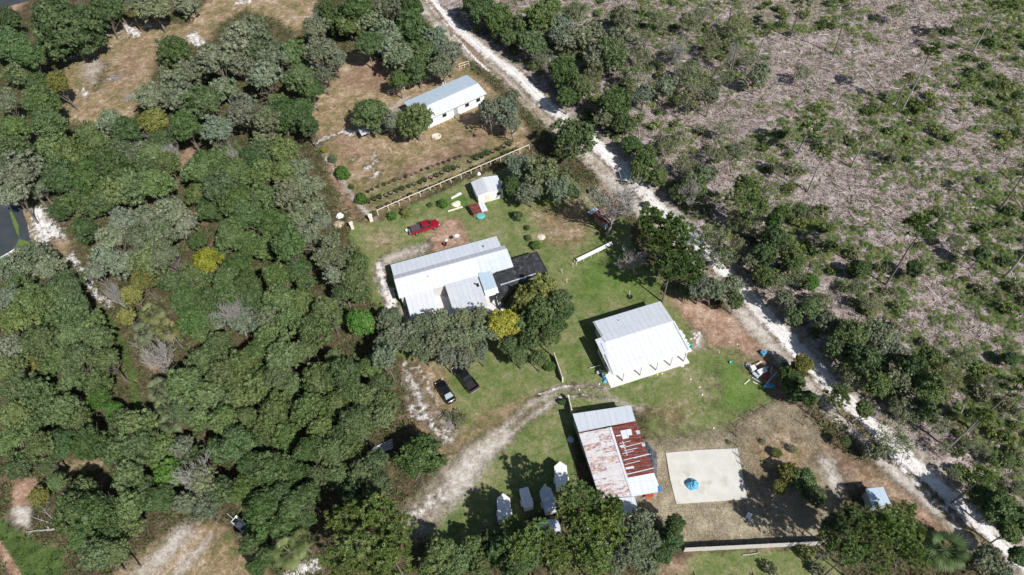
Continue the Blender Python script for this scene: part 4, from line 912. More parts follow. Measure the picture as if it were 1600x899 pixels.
SLAB = np.array([G(*p)[:2] for p in ((1040, 708), (1152, 701), (1167.5, 780), (1056.5, 788))])
def off_slab(P): return P[poly_sd(P, SLAB) < -.1]
# low weeds: blades and leaves in tufts
def tufts(name, P, h, spread, n_bl, seed, col, lab, w=.035, wide=1.0):
    rr = np.random.default_rng(seed); n = len(P)*n_bl; c = np.repeat(np.column_stack([P, np.zeros(len(P))]), n_bl, 0)
    hh = np.repeat(h(rr, len(P)), n_bl)*rr.uniform(.6, 1.2, n); d = rdirs(rr, n, .15); d[:, :2] *= spread; d /= np.linalg.norm(d, axis=1, keepdims=True)
    s = np.cross(d, rr.normal(size=(n, 3))); s /= np.linalg.norm(s, axis=1, keepdims=True)
    c[:, :2] += rr.normal(0, .08*wide, (n, 2)); L = hh[:, None]; ww = w*rr.uniform(.6, 1.4, n)[:, None]
    V = np.stack([c-s*ww*.6, c+d*L*.55-s*ww, c+d*L+np.array([0, 0, -.1])*L, c+d*L*.55+s*ww], 1).reshape(-1, 3)
    tn = np.repeat(np.clip(np.repeat(rr.normal(.5, .22, len(P)), n_bl)+rr.normal(0, .1, n), 0, 1), 4)
    o = link(name, np_mesh(name, V, [np.arange(4*n).reshape(-1, 4)], M_LEAF, tn)); o.color = (*col, 1)
    return tag(o, lab, "ground cover", None, "stuff")
tufts("weeds", scatter(42000, ["clear"], .4, 6, xr=(-10, RX[1])), lambda r_, n: r_.uniform(.15, .5, n), 1.2, 7, 7, (.12, .16, .045), "short green weeds coming up through the clear-cut litter", .05)
tufts("dry_weeds", off_slab(scatter(110000, ["straw"], .3, 8, xr=(10, 60), yr=(20, 62))), lambda r_, n: r_.uniform(.08, .24, n), 1.8, 6, 9, (.50, .44, .31), "dry straw-brown weeds filling the pen round the slab", .018, 2.0)
tufts("dry_grass", scatter(60000, ["dry"], .35, 10), lambda r_, n: r_.uniform(.08, .28, n), 1.3, 5, 11, (.36, .30, .18), "short dry brown grass of the glades and far yard", .03)
tufts("lawn_grass", scatter(70000, ["lawn", "mown"], .5, 12), lambda r_, n: r_.uniform(.05, .14, n), 1.5, 5, 13, (.20, .22, .09), "short green lawn grass round the houses", .028)
tufts("green_vines", scatter(60000, ["vivid"], .35, 14), lambda r_, n: r_.uniform(.25, .7, n), 1.3, 8, 15, (.08, .125, .035), "bright green vines creeping over the forest edge", .07)
# forest floor leaves and low brush wherever nothing else was painted
rr = np.random.default_rng(21); n = 60000; x = rr.uniform(-135, 70, n); y = rr.uniform(20, 185, n)
w = 1-sum(wsample(c, x, y) for c in CLS); k = w > .5; PF = np.stack([x[k], y[k]], 1)
tufts("forest_brush", PF, lambda r_, n: r_.uniform(.3, 1.0, n), 1.1, 6, 22, (.11, .14, .05), "low brush covering the forest floor", .09, 3)
P = scatter(9000, ["dry", "dirt", "track"], .4, 31)
o = link("ground_twigs", sticks("ground_twigs", P, lambda r_, n: r_.uniform(.15, .6, n), lambda r_, n: r_.uniform(.015, .04, n), 32, lambda r_, n: r_.uniform(.3, 1, n)))
tag(o, "scattered twigs and pale scraps on bare ground", "litter", None, "stuff")
# ------------------------------------------------------------------ materials of built things
M_WHITE = mottled("white_paint", (.68, .68, .67), (.80, .80, .79), 3, .6)
M_WALL = mottled("pale_siding", (.50, .50, .49), (.66, .66, .64), 2.5, .8)
M_CREAM = mottled("cream_wood", (.62, .56, .42), (.78, .73, .60), 5, .8)
M_GREYWALL = mottled("grey_siding", (.26, .27, .28), (.38, .39, .40), 2, .8)
M_WOOD = mottled("weathered_wood", (.18, .14, .10), (.36, .30, .24), 6, .9)
M_CONC = mottled("concrete", (.54, .525, .465), (.63, .615, .56), .6, .9, detail=12, c3=(.50, .47, .405), cs=.45)
M_CONCW = mottled("pale_concrete", (.62, .60, .58), (.74, .72, .70), 2, .9)
M_GLASS, _, _b = new_mat("window_glass", .08, 0, .6); _b.inputs["Base Color"].default_value = (.02, .025, .03, 1)
M_TYRE = mottled("rubber", (.012, .012, .012), (.03, .03, .03), 8, .85)
M_RIM, _, _b = new_mat("rim_metal", .3, .8); _b.inputs["Base Color"].default_value = (.55, .55, .56, 1)
M_DARK = mottled("dark_plastic", (.015, .015, .017), (.035, .035, .04), 6, .6)
M_LAMP, _, _b = new_mat("lamp_glass", .15, 0, .6); _b.inputs["Base Color"].default_value = (.75, .76, .78, 1)
M_TAIL, _, _b = new_mat("tail_glass", .2, 0, .6); _b.inputs["Base Color"].default_value = (.35, .01, .01, 1)
def paint_mat(n, c, rough=.28):
    m, t, b = new_mat(n, rough, .15, .5); b.inputs["Base Color"].default_value = (*c, 1); b.inputs["Coat Weight"].default_value = .6; b.inputs["Coat Roughness"].default_value = .08
    return m
M_RED = paint_mat("red_paint", (.32, .008, .022)); M_BLACK = paint_mat("black_paint", (.010, .011, .014)); M_BLACK2 = paint_mat("black_paint_dull", (.012, .012, .014), .4)
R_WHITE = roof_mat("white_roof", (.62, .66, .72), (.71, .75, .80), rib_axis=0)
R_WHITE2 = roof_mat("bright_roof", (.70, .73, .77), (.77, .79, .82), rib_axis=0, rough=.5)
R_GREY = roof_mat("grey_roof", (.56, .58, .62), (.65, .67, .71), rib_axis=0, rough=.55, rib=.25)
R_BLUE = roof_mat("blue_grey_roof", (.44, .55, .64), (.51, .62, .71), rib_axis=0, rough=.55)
R_PINK = roof_mat("chalky_roof", (.66, .62, .63), (.80, .79, .79), rust=(.52, .38, .38), rust_amt=.58, rib_axis=1, rough=.7, rscale=1.0)
R_RUST = roof_mat("rusty_roof", (.62, .60, .58), (.72, .70, .69), rust=(.17, .035, .025), rust_amt=1.0, rib_axis=1, rough=.8, panel=.1)
R_ORANGE = roof_mat("orange_rust_roof", (.45, .12, .04), (.55, .2, .07), rust=(.35, .07, .02), rust_amt=.7, rib_axis=1, rough=.8)
M_SCREEN = mottled("dark_screen", (.022, .024, .028), (.055, .058, .064), .9, .5, c3=(.10, .095, .08), cs=1.3, detail=8)
M_BLUET = mottled("blue_tarp", (.06, .26, .42), (.14, .42, .58), 3, .5)
M_GREENP = mottled("green_plastic", (.05, .38, .25), (.10, .50, .35), 3, .5)
M_POT = mottled("black_pot", (.010, .010, .012), (.03, .03, .03), 9, .7)
M_SOIL = mottled("potting_soil", (.10, .075, .055), (.26, .20, .16), 9, 1)
M_RUSTY = mottled("rusty_metal", (.14, .035, .02), (.30, .10, .06), 5, .8)
M_ASPH = mottled("asphalt", (.035, .044, .050), (.055, .065, .072), .25, .85, detail=9)
M_BLUEP = mottled("blue_plastic", (.03, .14, .35), (.07, .25, .50), 4, .45)
M_SHEET = mottled("dull_sheet_metal", (.35, .38, .42), (.55, .57, .6), 3, .5)

def wxy(o_loc, rz, p):
    dx, dy = p[0]-o_loc[0], p[1]-o_loc[1]; c, s = math.cos(-rz), math.sin(-rz)
    return (dx*c-dy*s, dx*s+dy*c)
class Site:
    """a building: Empty at its footprint corner; converts measured photo corners at a real height to its own axes"""
    def __init__(s, name, corner, h, deg, label, cat, group=None):
        g = G(*corner, h); s.o = (g[0], g[1]); s.rz = math.radians(deg); s.root = empty(name, (g[0], g[1], 0), s.rz, label, cat, group)
    def L(s, px, py, h): g = G(px, py, h); x, y = wxy(s.o, s.rz, g); return (x, y, h)
    def poly(s, pts): return [s.L(*p) for p in pts]
    def slab(s, name, pts, mat, t=.08, raw=False, label=None):
        o = MB().slab(pts if raw else s.poly(pts), t).build(name, mat, s.root)
        if label: o["label"] = label
        return o
    def prism(s, name, pts, z0, z1, mat): return MB().prism(pts, z0, z1).build(name, mat, s.root)
    def box(s, name, c, d, mat, **k): return MB().box(c, d, **k).build(name, mat, s.root)
    def window(s, c, w, h, axis='x', out=-1):
        """frame with pane on a wall; axis: direction the wall runs; out: sign of outward normal"""
        th = .06
        d = (w, th, h) if axis == 'x' else (th, w, h)
        f = MB()
        for q in (-1, 1):
            if axis == 'x': f.box((c[0]+q*w/2, c[1]+out*th/2, c[2]), (.08, th, h+.08)); f.box((c[0], c[1]+out*th/2, c[2]+q*h/2), (w-.08, th, .08))
            else: f.box((c[0]+out*th/2, c[1]+q*w/2, c[2]), (th, .08, h+.08)); f.box((c[0]+out*th/2, c[1], c[2]+q*h/2), (th, w-.08, .08))
        fo = f.build("window", M_WHITE, s.root)
        cc = (c[0], c[1]+out*.015, c[2]) if axis == 'x' else (c[0]+out*.015, c[1], c[2])
        MB().box(cc, (w-.09, .03, h-.09) if axis == 'x' else (.03, w-.09, h-.09)).build("pane", M_GLASS, fo)
def door_on(s, c, w, h, mat, axis='x', out=-1):
    d = MB().box((c[0], c[1]+(out*.03 if axis == 'x' else 0), c[2]) if axis == 'x' else (c[0]+out*.03, c[1], c[2]), (w, .06, h) if axis == 'x' else (.06, w, h)).build("door", mat, s.root)
    k = (c[0]+w*.4, c[1]+out*.1, c[2]) if axis == 'x' else (c[0]+out*.1, c[1]+w*.4, c[2])
    MB().box(k, (.06, .08, .06)).build("handle", M_RIM, d)

# ---- long white-roofed house
b = Site("house", (609.8, 413), 2.9, 14.0, "long white metal-roofed house below the red pickup, patio roofs on its near side", "house")
Lh = 20.9
def rect(x0, y0, z0, x1, y1, z1): return [(x0, y0, z0), (x1, y0, z0), (x1, y1, z1), (x0, y1, z1)]
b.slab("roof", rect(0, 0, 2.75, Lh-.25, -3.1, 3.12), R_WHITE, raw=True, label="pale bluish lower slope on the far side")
b.slab("roof", rect(-.05, -3.1, 3.15, Lh+.45, -4.75, 3.85), R_GREY, raw=True, label="steep far slope beside the ridge, shade painted in as grey")  # slope facing away from the sun; its shade is put in as grey
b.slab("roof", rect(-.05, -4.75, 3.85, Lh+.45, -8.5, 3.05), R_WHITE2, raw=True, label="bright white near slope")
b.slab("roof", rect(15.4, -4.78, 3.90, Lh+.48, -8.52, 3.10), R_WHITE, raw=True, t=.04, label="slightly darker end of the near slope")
b.slab("roof", rect(1.0, -8.53, 3.02, 6.1, -12.6, 2.6), R_WHITE2, raw=True, label="white patio roof")
b.slab("roof", rect(8.4, -8.53, 3.28, 14.5, -15.2, 2.95), R_GREY, raw=True, label="flat light grey patio roof")
b.slab("roof", rect(14.75, -7.8, 3.22, 17.2, -11.9, 2.95), R_BLUE, raw=True, label="small bluish lean-to roof")
b.slab("roof", rect(14.75, -11.93, 2.95, 17.2, -13.0, 2.45), R_WHITE2, raw=True, t=.06, label="white end of the lean-to roof")
b.prism("wall", [(.3, -.3), (Lh-.5, -.3), (Lh-.5, -8.2), (.3, -8.2)], -.05, 2.66, M_WALL)
gb = MB()
for xx in (.31, Lh-.6): gb.add([(xx, -3.15, 2.7), (xx+.1, -3.15, 2.7), (xx+.1, -8.3, 2.7), (xx, -8.3, 2.7), (xx, -4.75, 3.74), (xx+.1, -4.75, 3.74)], [(0, 3, 4), (1, 5, 2), (0, 4, 5, 1), (3, 2, 5, 4), (0, 1, 2, 3)])
gb.build("gable", M_WALL, b.root)
b.prism("wall", [(8.7, -8.6), (14.2, -8.6), (14.2, -12.4), (8.7, -12.4)], -.05, 2.9, M_WALL)
b.prism("patio_floor", [(.8, -8.25), (17.3, -8.25), (17.3, -15.6), (.8, -15.6)], -.05, .12, M_CONCW)
pp = MB()
for xx, yy, zz in ((1.1, -12.4, 2.6), (3.5, -12.4, 2.6), (5.9, -12.4, 2.6), (8.6, -15.0, 2.9), (11.4, -15.0, 2.9), (14.3, -15.0, 2.9), (17.0, -12.8, 2.4)):
    MB().box((xx, yy, zz/2), (.12, .12, zz)).build("post", M_WHITE, b.root)
for xx in (3, 7, 12, 17): b.window((xx, -.3, 1.5), 1.2, 1.0, 'x', 1)
for yy in (-2, -6): b.window((.3, yy, 1.5), 1.2, 1.0, 'y', -1)
door_on(b, (9.5, -.3, 1.05), .95, 2.0, M_CREAM, 'x', 1)
b.box("ridge_cap", (Lh/2+.2, -4.75, 3.885), (Lh+.5, .3, .05), R_WHITE2)
for xx, yy, zz in ((6, -6, 3.62), (13.6, -10.2, 3.25), (17.5, -2, 3.05)): b.root and MB().tube((xx, yy, zz-.1), (xx, yy, zz+.35), .09, .09, 8).build("roof_vent", M_DARK if xx > 10 else M_SHEET, b.root)
b.box("roof_vent", (14.0, -10.6, 3.35), (.35, .6, .3), M_DARK)
# chair, grill under open corner
door_on(b, (8.7, -10.6, 1.15), .9, 2.0, M_CREAM, 'y', -1)

# ---- black screened cage against its end
e = Site("screen_cage", (801, 404), 2.6, 20.0, "black screen-roofed cage at the right end of the long white house", "screen cage")
sc_pts = [(803, 404, 2.6), (839, 393, 2.6), (855, 424, 2.5), (800, 447, 2.5), (779, 474, 2.5), (768, 432, 2.5)]
e.slab("roof", sc_pts, M_SCREEN, t=.05)
pl = e.poly(sc_pts)
for q in pl: MB().box((q[0]*.985+.1, q[1]*.985-.05, 1.22), (.1, .1, 2.44)).build("post", M_DARK, e.root)
bm_ = MB()
def beam(a, c, w=.09, hh=.06, up=.03):
    a = Vector(a); c = Vector(c); d = c-a; mid = (a+c)/2; bm_.box((mid.x, mid.y, mid.z+up), (d.length, w, hh), rz=math.atan2(d.y, d.x))
for i in range(6): beam(pl[i], pl[(i+1) % 6])
for f in (.33, .66): 
    beam(Vector(pl[0]).lerp(Vector(pl[1]), f), Vector(pl[3]).lerp(Vector(pl[2]), f), .06)
beam(Vector(pl[0]).lerp(Vector(pl[5]), .45), Vector(pl[1]).lerp(Vector(pl[2]), .5), .06)
bm_.build("frame", M_DARK, e.root)
be = MB(); a_, c_ = Vector(e.L(782, 446, 2.55)), Vector(e.L(838, 428, 2.55)); dd = c_-a_
be.box(((a_+c_)/2+Vector((0, 0, .09))), (dd.length, .22, .08), rz=math.atan2(dd.y, dd.x)); be.build("gutter", M_SHEET, e.root)
ws = MB()
for i in range(6):
    a_, c_ = Vector(pl[i]), Vector(pl[(i+1) % 6]); dd = c_-a_; mid = (a_+c_)/2; ws.box((mid.x, mid.y, .45), (dd.length-.2, .04, .9), rz=math.atan2(dd.y, dd.x))
ws.build("kick_panel", M_SCREEN, e.root)

# ---- square white-roofed house with porch
h2 = Site("house", (926, 503), 3.3, 14.5, "square white-roofed house with a row of porch posts on its near side", "house")
RZ = 3.95
h2.slab("roof", [(0, 0, 3.3), (12.6, 0, 3.3), (12.6, -4.9, RZ), (.2, -4.9, RZ), (.1, -3.6, 3.78)], R_WHITE, raw=True)
h2.slab("roof", [(-1.1, -3.7, 3.70), (.05, -3.7, 3.80), (.15, -4.92, RZ), (12.75, -4.92, RZ), (12.95, -10.6, 3.15), (-1.0, -10.6, 3.15)], R_WHITE2, raw=True)
h2.box("ridge_cap", (6.4, -4.91, RZ+.03), (12.3, .34, .05), R_WHITE2)
for x0, y0, x1, y1, z in ((.25, -.1, .32, -3.4, 3.42), (-.9, -4.0, -.75, -10.3, 3.5),):
    pass
tr = MB(); tr.slab([(.12, 0, 3.40), (.28, 0, 3.40), (.42, -3.6, 3.84), (.24, -3.6, 3.84)], .05); tr.slab([(-.75, -7.0, 3.72), (-.6, -7.0, 3.72), (-.68, -10.5, 3.22), (-.85, -10.5, 3.22)], .05)
tr.slab([(12.35, -5.0, 3.98), (12.55, -5.0, 3.98), (12.72, -10.5, 3.2), (12.5, -10.5, 3.2)], .05); tr.build("gutter", M_GREYWALL, h2.root)
h2.prism("wall", [(.5, -.35), (12.2, -.35), (12.2, -8.6), (-.6, -8.6), (-.6, -4.1), (.5, -4.1)], -.05, 3.1, M_WALL)
g_ = MB()
for xx in (-.55, 12.05):
    ya = -4.1 if xx < 0 else -.4
    g_.add([(xx, ya, 3.12), (xx+.1, ya, 3.12), (xx+.1, -8.55, 3.12), (xx, -8.55, 3.12), (xx, -8.55, 3.36), (xx+.1, -8.55, 3.36), (xx, -4.9, 3.84), (xx+.1, -4.9, 3.84), (xx, ya, 3.27 if xx > 0 else 3.62), (xx+.1, ya, 3.27 if xx > 0 else 3.62)],
           [(0, 3, 4, 6, 8), (1, 9, 7, 5, 2), (3, 2, 5, 4), (0, 8, 9, 1), (4, 5, 7, 6), (6, 7, 9, 8)])
g_.build("gable", M_GREYWALL, h2.root)
h2.prism("porch_floor", [(-1.2, -8.62), (13.0, -8.62), (13.0, -11.25), (-1.2, -11.25)], -.05, .14, M_CONCW)
for px_, py_ in ((968.5, 585.5), (996, 577.5), (1021, 570), (1043, 563), (1064, 556.5)):
    q = h2.L(px_, py_, 0.14); MB().box((q[0], -10.75, 1.6), (.2, .2, 2.9)).build("post", M_WHITE, h2.root)
h2.box("porch_beam", (6.0, -10.72, 3.0), (13.4, .14, .12), M_WHITE)
for xx in (2.0, 9.8): h2.window((xx, -8.6, 1.6), 1.4, 1.1, 'x', -1)
for yy in (-5.6, -7.6): h2.window((-.6, yy, 1.6), 1.0, 1.0, 'y', -1)
for xx in (3, 9): h2.window((xx, -.35, 1.6), 1.2, 1.0, 'x', 1)
door_on(h2, (6.0, -8.6, 1.15), 1.0, 2.05, M_CREAM, 'x', -1)
MB().tube((4.2, -1.5, 3.4), (4.2, -1.5, 3.85), .08, .08, 8).build("roof_vent", M_SHEET, h2.root)

# ---- barn with patchwork roof
bn = Site("barn", (894.5, 646.7), 3.3, 5.0, "rusty patchwork metal-roofed barn between the cargo trailers and the concrete slab", "barn")
bn.slab("roof", [(894.5, 646.7, 3.2), (985.7, 633.4, 3.2), (993.2, 657.6, 3.45), (904.2, 675, 3.45)], R_WHITE, label="clean grey-white strip at the top end")
bn.slab("roof", [(903.5, 675.0, 3.32), (993.4, 657.8, 3.30), (997, 668, 3.25), (955, 677, 3.55), (906, 679.5, 3.3)], R_RUST, t=.05, label="rusty strip under the clean roof")
bn.slab("roof", [(904.5, 677.5, 3.42), (953.4, 667.9, 4.0), (988, 775.8, 4.0), (937, 777.5, 3.42)], R_PINK, label="chalky white slope with pink rust stains")
bn.slab("roof", [(954.2, 667.7, 3.98), (994.5, 660.0, 3.1), (1023.5, 741, 3.1), (980.5, 749, 3.98)], R_RUST, label="dark red rusted slope")
bn.slab("roof", [(980.0, 747, 4.01), (1022, 739, 3.12), (1033.0, 768, 3.1), (988.5, 775.8, 3.98)], R_WHITE2, t=.06, label="pale patched lower end of the rusty slope")
bn.slab("roof", [(967, 778, 3.0), (991, 776.5, 3.0), (999, 801, 2.8), (975, 803, 2.8)], R_WHITE, label="small white lean-to roof")
bn.slab("roof", [(1008, 772, 2.7), (1022, 769.5, 2.7), (1020.5, 779, 2.55), (1009, 781, 2.55)], R_ORANGE, label="orange rusted sheet at the corner")
bn.slab("roof", [(1028, 760, 3.2), (1033.5, 758.5, 3.15), (1034, 768, 3.15), (1028, 769, 3.2)], M_BLUEP, t=.03, label="blue patch at the corner")
# pale sheets over the rust
for i, pts in enumerate(([(969, 673.5), (986, 670.5), (988, 680), (982, 681), (983, 684.5), (973, 687)], [(993, 673.5), (999, 672.5), (1000.5, 678), (995, 679)], [(1002, 694), (1007, 692.5), (1008.5, 697.5), (1004, 698.5)],
                         [(975.5, 704.5), (996, 700), (996.2, 700.8), (975.7, 705.4)], [(972, 690), (973.2, 689.7), (980.6, 712), (979.4, 712.3)], [(970, 700), (1004, 691.5), (1004.3, 692.4), (970.3, 700.9)], [(974, 719), (1014, 709), (1014.3, 710), (974.3, 720)], [(968, 693), (985, 689), (985.2, 689.7), (968.2, 693.8)], [(972, 709), (990, 704.5), (990.2, 705.2), (972.2, 709.8)], [(976, 726), (1000, 720), (1000.2, 720.8), (976.2, 726.8)], [(962, 681), (970, 679.5), (970.4, 681), (962.4, 682.5)], [(990, 716), (1017, 709.5), (1017.2, 710.1), (990.2, 716.7)],
                         [(977, 731), (990, 728.5), (991, 732), (978, 734)], [(968, 697), (976, 695), (977, 697.5), (969, 699.5)], [(979, 741), (1021, 731.0), (1021.3, 732.2), (979.3, 742.3)])):
    top = []
    for (x, y) in pts:
        # height of the rusty slope there
        hh = 3.6
        for _ in range(6):
            q = bn.L(x, y, hh); a1 = bn.L(954.2, 667.7, 3.98); a2 = bn.L(980.5, 749, 3.98); c1 = bn.L(994.5, 660.0, 3.1)
            ax = np.array(a2[:2])-np.array(a1[:2]); ax /= np.linalg.norm(ax); nv = np.array([-ax[1], ax[0]]); 
            wv = abs(np.dot(np.array(c1[:2])-np.array(a1[:2]), nv)); dq = abs(np.dot(np.array(q[:2])-np.array(a1[:2]), nv)); hh = 3.98-.88*min(1, dq/wv)
        q = bn.L(x, y, hh); top.append((q[0], q[1], hh+.055))
    bn.slab("roof_sheet", top, M_SHEET if i in (1, 2) else R_WHITE, raw=True, t=.03)
rc = MB(); a_, c_ = Vector(bn.L(953.8, 667.8, 4.03)), Vector(bn.L(988.3, 775.8, 4.03)); rc.box((a_+c_)/2, ((c_-a_).length, .34, .05), rz=math.atan2((c_-a_).y, (c_-a_).x)); rc.build("ridge_cap", R_WHITE2, bn.root)
wl = bn.poly([(896.5, 649, 3.2), (984, 636, 3.2), (1020, 741, 3.0), (1029, 766, 3.0), (989, 773, 3.2), (941, 775, 3.2)])
wl = [(p[0], p[1]) for p in wl]; bn.prism("wall", wl, -.05, 2.85, M_GREYWALL)
w2 = [(p[0], p[1]) for p in bn.poly([(969, 780, 2.8), (990, 779, 2.8), (996, 799, 2.8), (977, 800, 2.8)])]; bn.prism("lean_to_wall", w2, -.05, 2.65, M_WALL)
door_on(bn, (wl[4][0]+(wl[3][0]-wl[4][0])*.35, (wl[4][1]+(wl[3][1]-wl[4][1])*.35)-.02, 1.1), 1.1, 2.1, M_WOOD, 'x', -1)

# ---- far home
mh = Site("mobile_home", (630, 160), 3.0, 30.0, "far grey-blue roofed home with white near side, beside the sand road", "house")
Lm = 17.0
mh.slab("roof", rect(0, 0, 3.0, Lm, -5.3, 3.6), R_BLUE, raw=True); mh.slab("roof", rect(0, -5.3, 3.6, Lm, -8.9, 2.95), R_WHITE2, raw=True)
mh.box("ridge_cap", (Lm/2, -5.3, 3.63), (Lm, .3, .05), R_WHITE2)
mh.prism("wall", [(.3, -.3), (Lm-.3, -.3), (Lm-.3, -8.1), (.3, -8.1)], -.05, 2.9, M_WHITE)
g_ = MB()
for xx in (.32, Lm-.42): g_.add([(xx, -.35, 2.92), (xx+.1, -.35, 2.92), (xx+.1, -8.05, 2.92), (xx, -8.05, 2.92), (xx, -5.3, 3.5), (xx+.1, -5.3, 3.5)], [(0, 3, 4), (1, 5, 2), (0, 4, 5, 1), (3, 2, 5, 4), (0, 1, 2, 3)])
g_.build("gable", M_WHITE, mh.root)
for xx in (2.5, 6, 12, 15): mh.window((xx, -8.1, 1.6), 1.1, 1.0, 'x', -1)
for xx in (4, 10): mh.window((xx, -.3, 1.6), 1.1, 1.0, 'x', 1)
door_on(mh, (9.0, -8.1, 1.2), .95, 2.0, M_GREYWALL, 'x', -1)
st = MB()
for k in range(3): st.box((9.0, -8.4-.3*k, .45-.15*k), (1.4, .3, .15))
st.build("steps", M_WOOD, mh.root)

# ---- small white shed
sd = Site("shed", (735.5, 284.6), 2.6, 15.5, "small white shed with a two-tone gable roof by the rail fence", "shed")
sd.slab("roof", rect(0, 0, 2.5, 2.55, -4.3, 2.5)[:1]+[(2.5, 0, 3.0), (2.5, -4.3, 3.0), (0, -4.3, 2.5)], R_GREY, raw=True)
sd.slab("roof", [(2.5, 0, 3.0), (5.7, 0, 2.45), (5.7, -4.3, 2.45), (2.5, -4.3, 3.0)], R_WHITE2, raw=True)
sd.prism("wall", [(.2, -.15), (5.5, -.15), (5.5, -4.15), (.2, -4.15)], -.05, 2.38, M_WHITE)
g_ = MB()
for yy in (-.16, -4.12): g_.add([(.2, yy, 2.39), (5.5, yy, 2.39), (2.5, yy, 2.90), (.2, yy-.04, 2.39), (5.5, yy-.04, 2.39), (2.5, yy-.04, 2.90)], [(0, 2, 1), (3, 4, 5), (0, 1, 4, 3), (1, 2, 5, 4), (2, 0, 3, 5)])
g_.build("gable", M_WHITE, sd.root)
door_on(sd, (2.2, -4.15, 1.0), .9, 1.95, M_CREAM); sd.window((4.6, -4.15, 1.4), .9, .9)

# ---- chicken coop with rusty roof
cp = Site("chicken_coop", (731.6, 320.7), 1.5, 12, "low coop with rusty sheet roof and white end panel in front of the shed", "coop")
cp.slab("roof", [(731.6, 320.7, 1.5), (747, 317.6, 1.5), (753, 331, 1.35), (740, 335, 1.35)], R_RUST)
cp.slab("roof", [(747.3, 317.4, 1.52), (755.5, 315.5, 1.52), (762.5, 329, 1.4), (753.5, 331.4, 1.4)], R_WHITE2, label="white panel of the coop roof")
q = cp.poly([(733, 321.5, 1.4), (755, 317, 1.4), (761, 328.5, 1.3), (741, 333.5, 1.3)])
for p in q: MB().box((p[0], p[1], .65), (.09, .09, 1.3)).build("post", M_WOOD, cp.root)
wi = MB()
for i in range(4):
    a_, c_ = Vector(q[i]), Vector(q[(i+1) % 4]); dd = c_-a_
    for z in (.15, .4, .65, .9, 1.15): mid = (a_+c_)/2; wi.box((mid.x, mid.y, z), (dd.length-.12, .03, .06), rz=math.atan2(dd.y, dd.x))
wi.build("side_slats", M_WOOD, cp.root)

# ---- rusty shed under the leafless tree
rs = Site("rusty_shed", (926, 338), 2.2, 20, "dark red rusty-roofed shed under the tall leafless tree", "shed")
rs.slab("roof", [(926, 335, 2.1), (948, 318, 2.3), (962, 326, 2.3), (950, 356, 2.0)], R_RUST, label="rusted sheets")
rs.slab("roof", [(917, 331, 1.9), (930, 324, 2.0), (935, 328, 2.0), (924, 335, 1.9)], R_WHITE, t=.05, label="loose pale sheet")
rs.slab("roof", [(944, 352, 2.12), (949, 349, 2.15), (949.5, 354, 2.1), (946, 358, 2.1)], R_WHITE2, t=.04, label="small white sheet at the corner")
w3 = [(p[0], p[1]) for p in rs.poly([(929, 335, 2.1), (948, 321, 2.2), (959, 327, 2.2), (948, 352, 2.0)])]; rs.prism("wall", w3, -.05, 1.85, M_WOOD)

# ---- sheds at the bottom
bs = Site("shed", (1352, 764), 2.5, 3, "small shed with shaded blue-grey roof at the lower right under pines", "shed")
bs.slab("roof", [(1352, 764, 2.5), (1380, 761, 2.5), (1392, 787, 2.4), (1364, 793, 2.4)], R_BLUE)  # white roof under trees; the blue-grey colour stands in for their shade
w4 = [(p[0], p[1]) for p in bs.poly([(1355, 766, 2.4), (1378, 763.5, 2.4), (1389, 786, 2.4), (1366, 790, 2.4)])]; bs.prism("wall", w4, -.05, 2.35, M_GREYWALL)
door_on(bs, ((w4[3][0]+w4[2][0])/2, w4[3][1]-.02+.12, 1.0), .9, 1.9, M_WOOD)
ts = Site("shed", (842.6, 812.6), 2.4, 2, "pale shed roof half hidden by the pines below the cargo trailers", "shed")
ts.slab("roof", [(842.6, 812.6, 2.4), (873, 811, 2.4), (878, 838, 2.3), (851, 841, 2.3)], R_WHITE)
w5 = [(p[0], p[1]) for p in ts.poly([(845, 814.5, 2.3), (871, 813, 2.3), (875.5, 836, 2.3), (853, 838.5, 2.3)])]; ts.prism("wall", w5, -.05, 2.25, M_GREYWALL)
ts2 = Site("carport", (898, 826), 2.2, 2, "narrow pale carport roof glimpsed between the pines below the barn", "carport")
ts2.slab("roof", [(898, 826, 2.2), (922, 824, 2.2), (925, 833, 2.15), (900, 835, 2.15)], R_WHITE)
for p in ts2.poly([(900, 827.5, 2.1), (920, 826, 2.1), (922, 832, 2.1), (902, 833.5, 2.1)]): MB().box((p[0], p[1], 1.04), (.1, .1, 2.08)).build("post", M_WHITE, ts2.root)
cs_ = Site("covered_shelter", (600, 205), 2.2, 20, "bluish lean-to half hidden under the oaks left of the far home", "shelter")
cs_.slab("roof", [(560, 203, 2.2), (572, 199, 2.2), (578, 207, 2.1), (565, 212, 2.1)], R_WHITE)
for p in cs_.poly([(561, 204, 2.1), (571, 200.5, 2.1), (576, 206.5, 2.1), (565.5, 210.5, 2.1)]): MB().box((p[0], p[1], 1.03), (.1, .1, 2.06)).build("post", M_WOOD, cs_.root)

# ---- concrete slab
sl_ = MB().prism([tuple(G(*p)[:2]) for p in ((1040, 708), (1095, 703.5), (1152, 701), (1160, 742), (1167.5, 780), (1110, 784), (1056.5, 788), (1047, 750))], -.1, .13).build("concrete_slab", M_CONC, bevel=.03)
tag(sl_, "bare pale concrete slab in the weedy pen with a blue tarp on it", "slab")
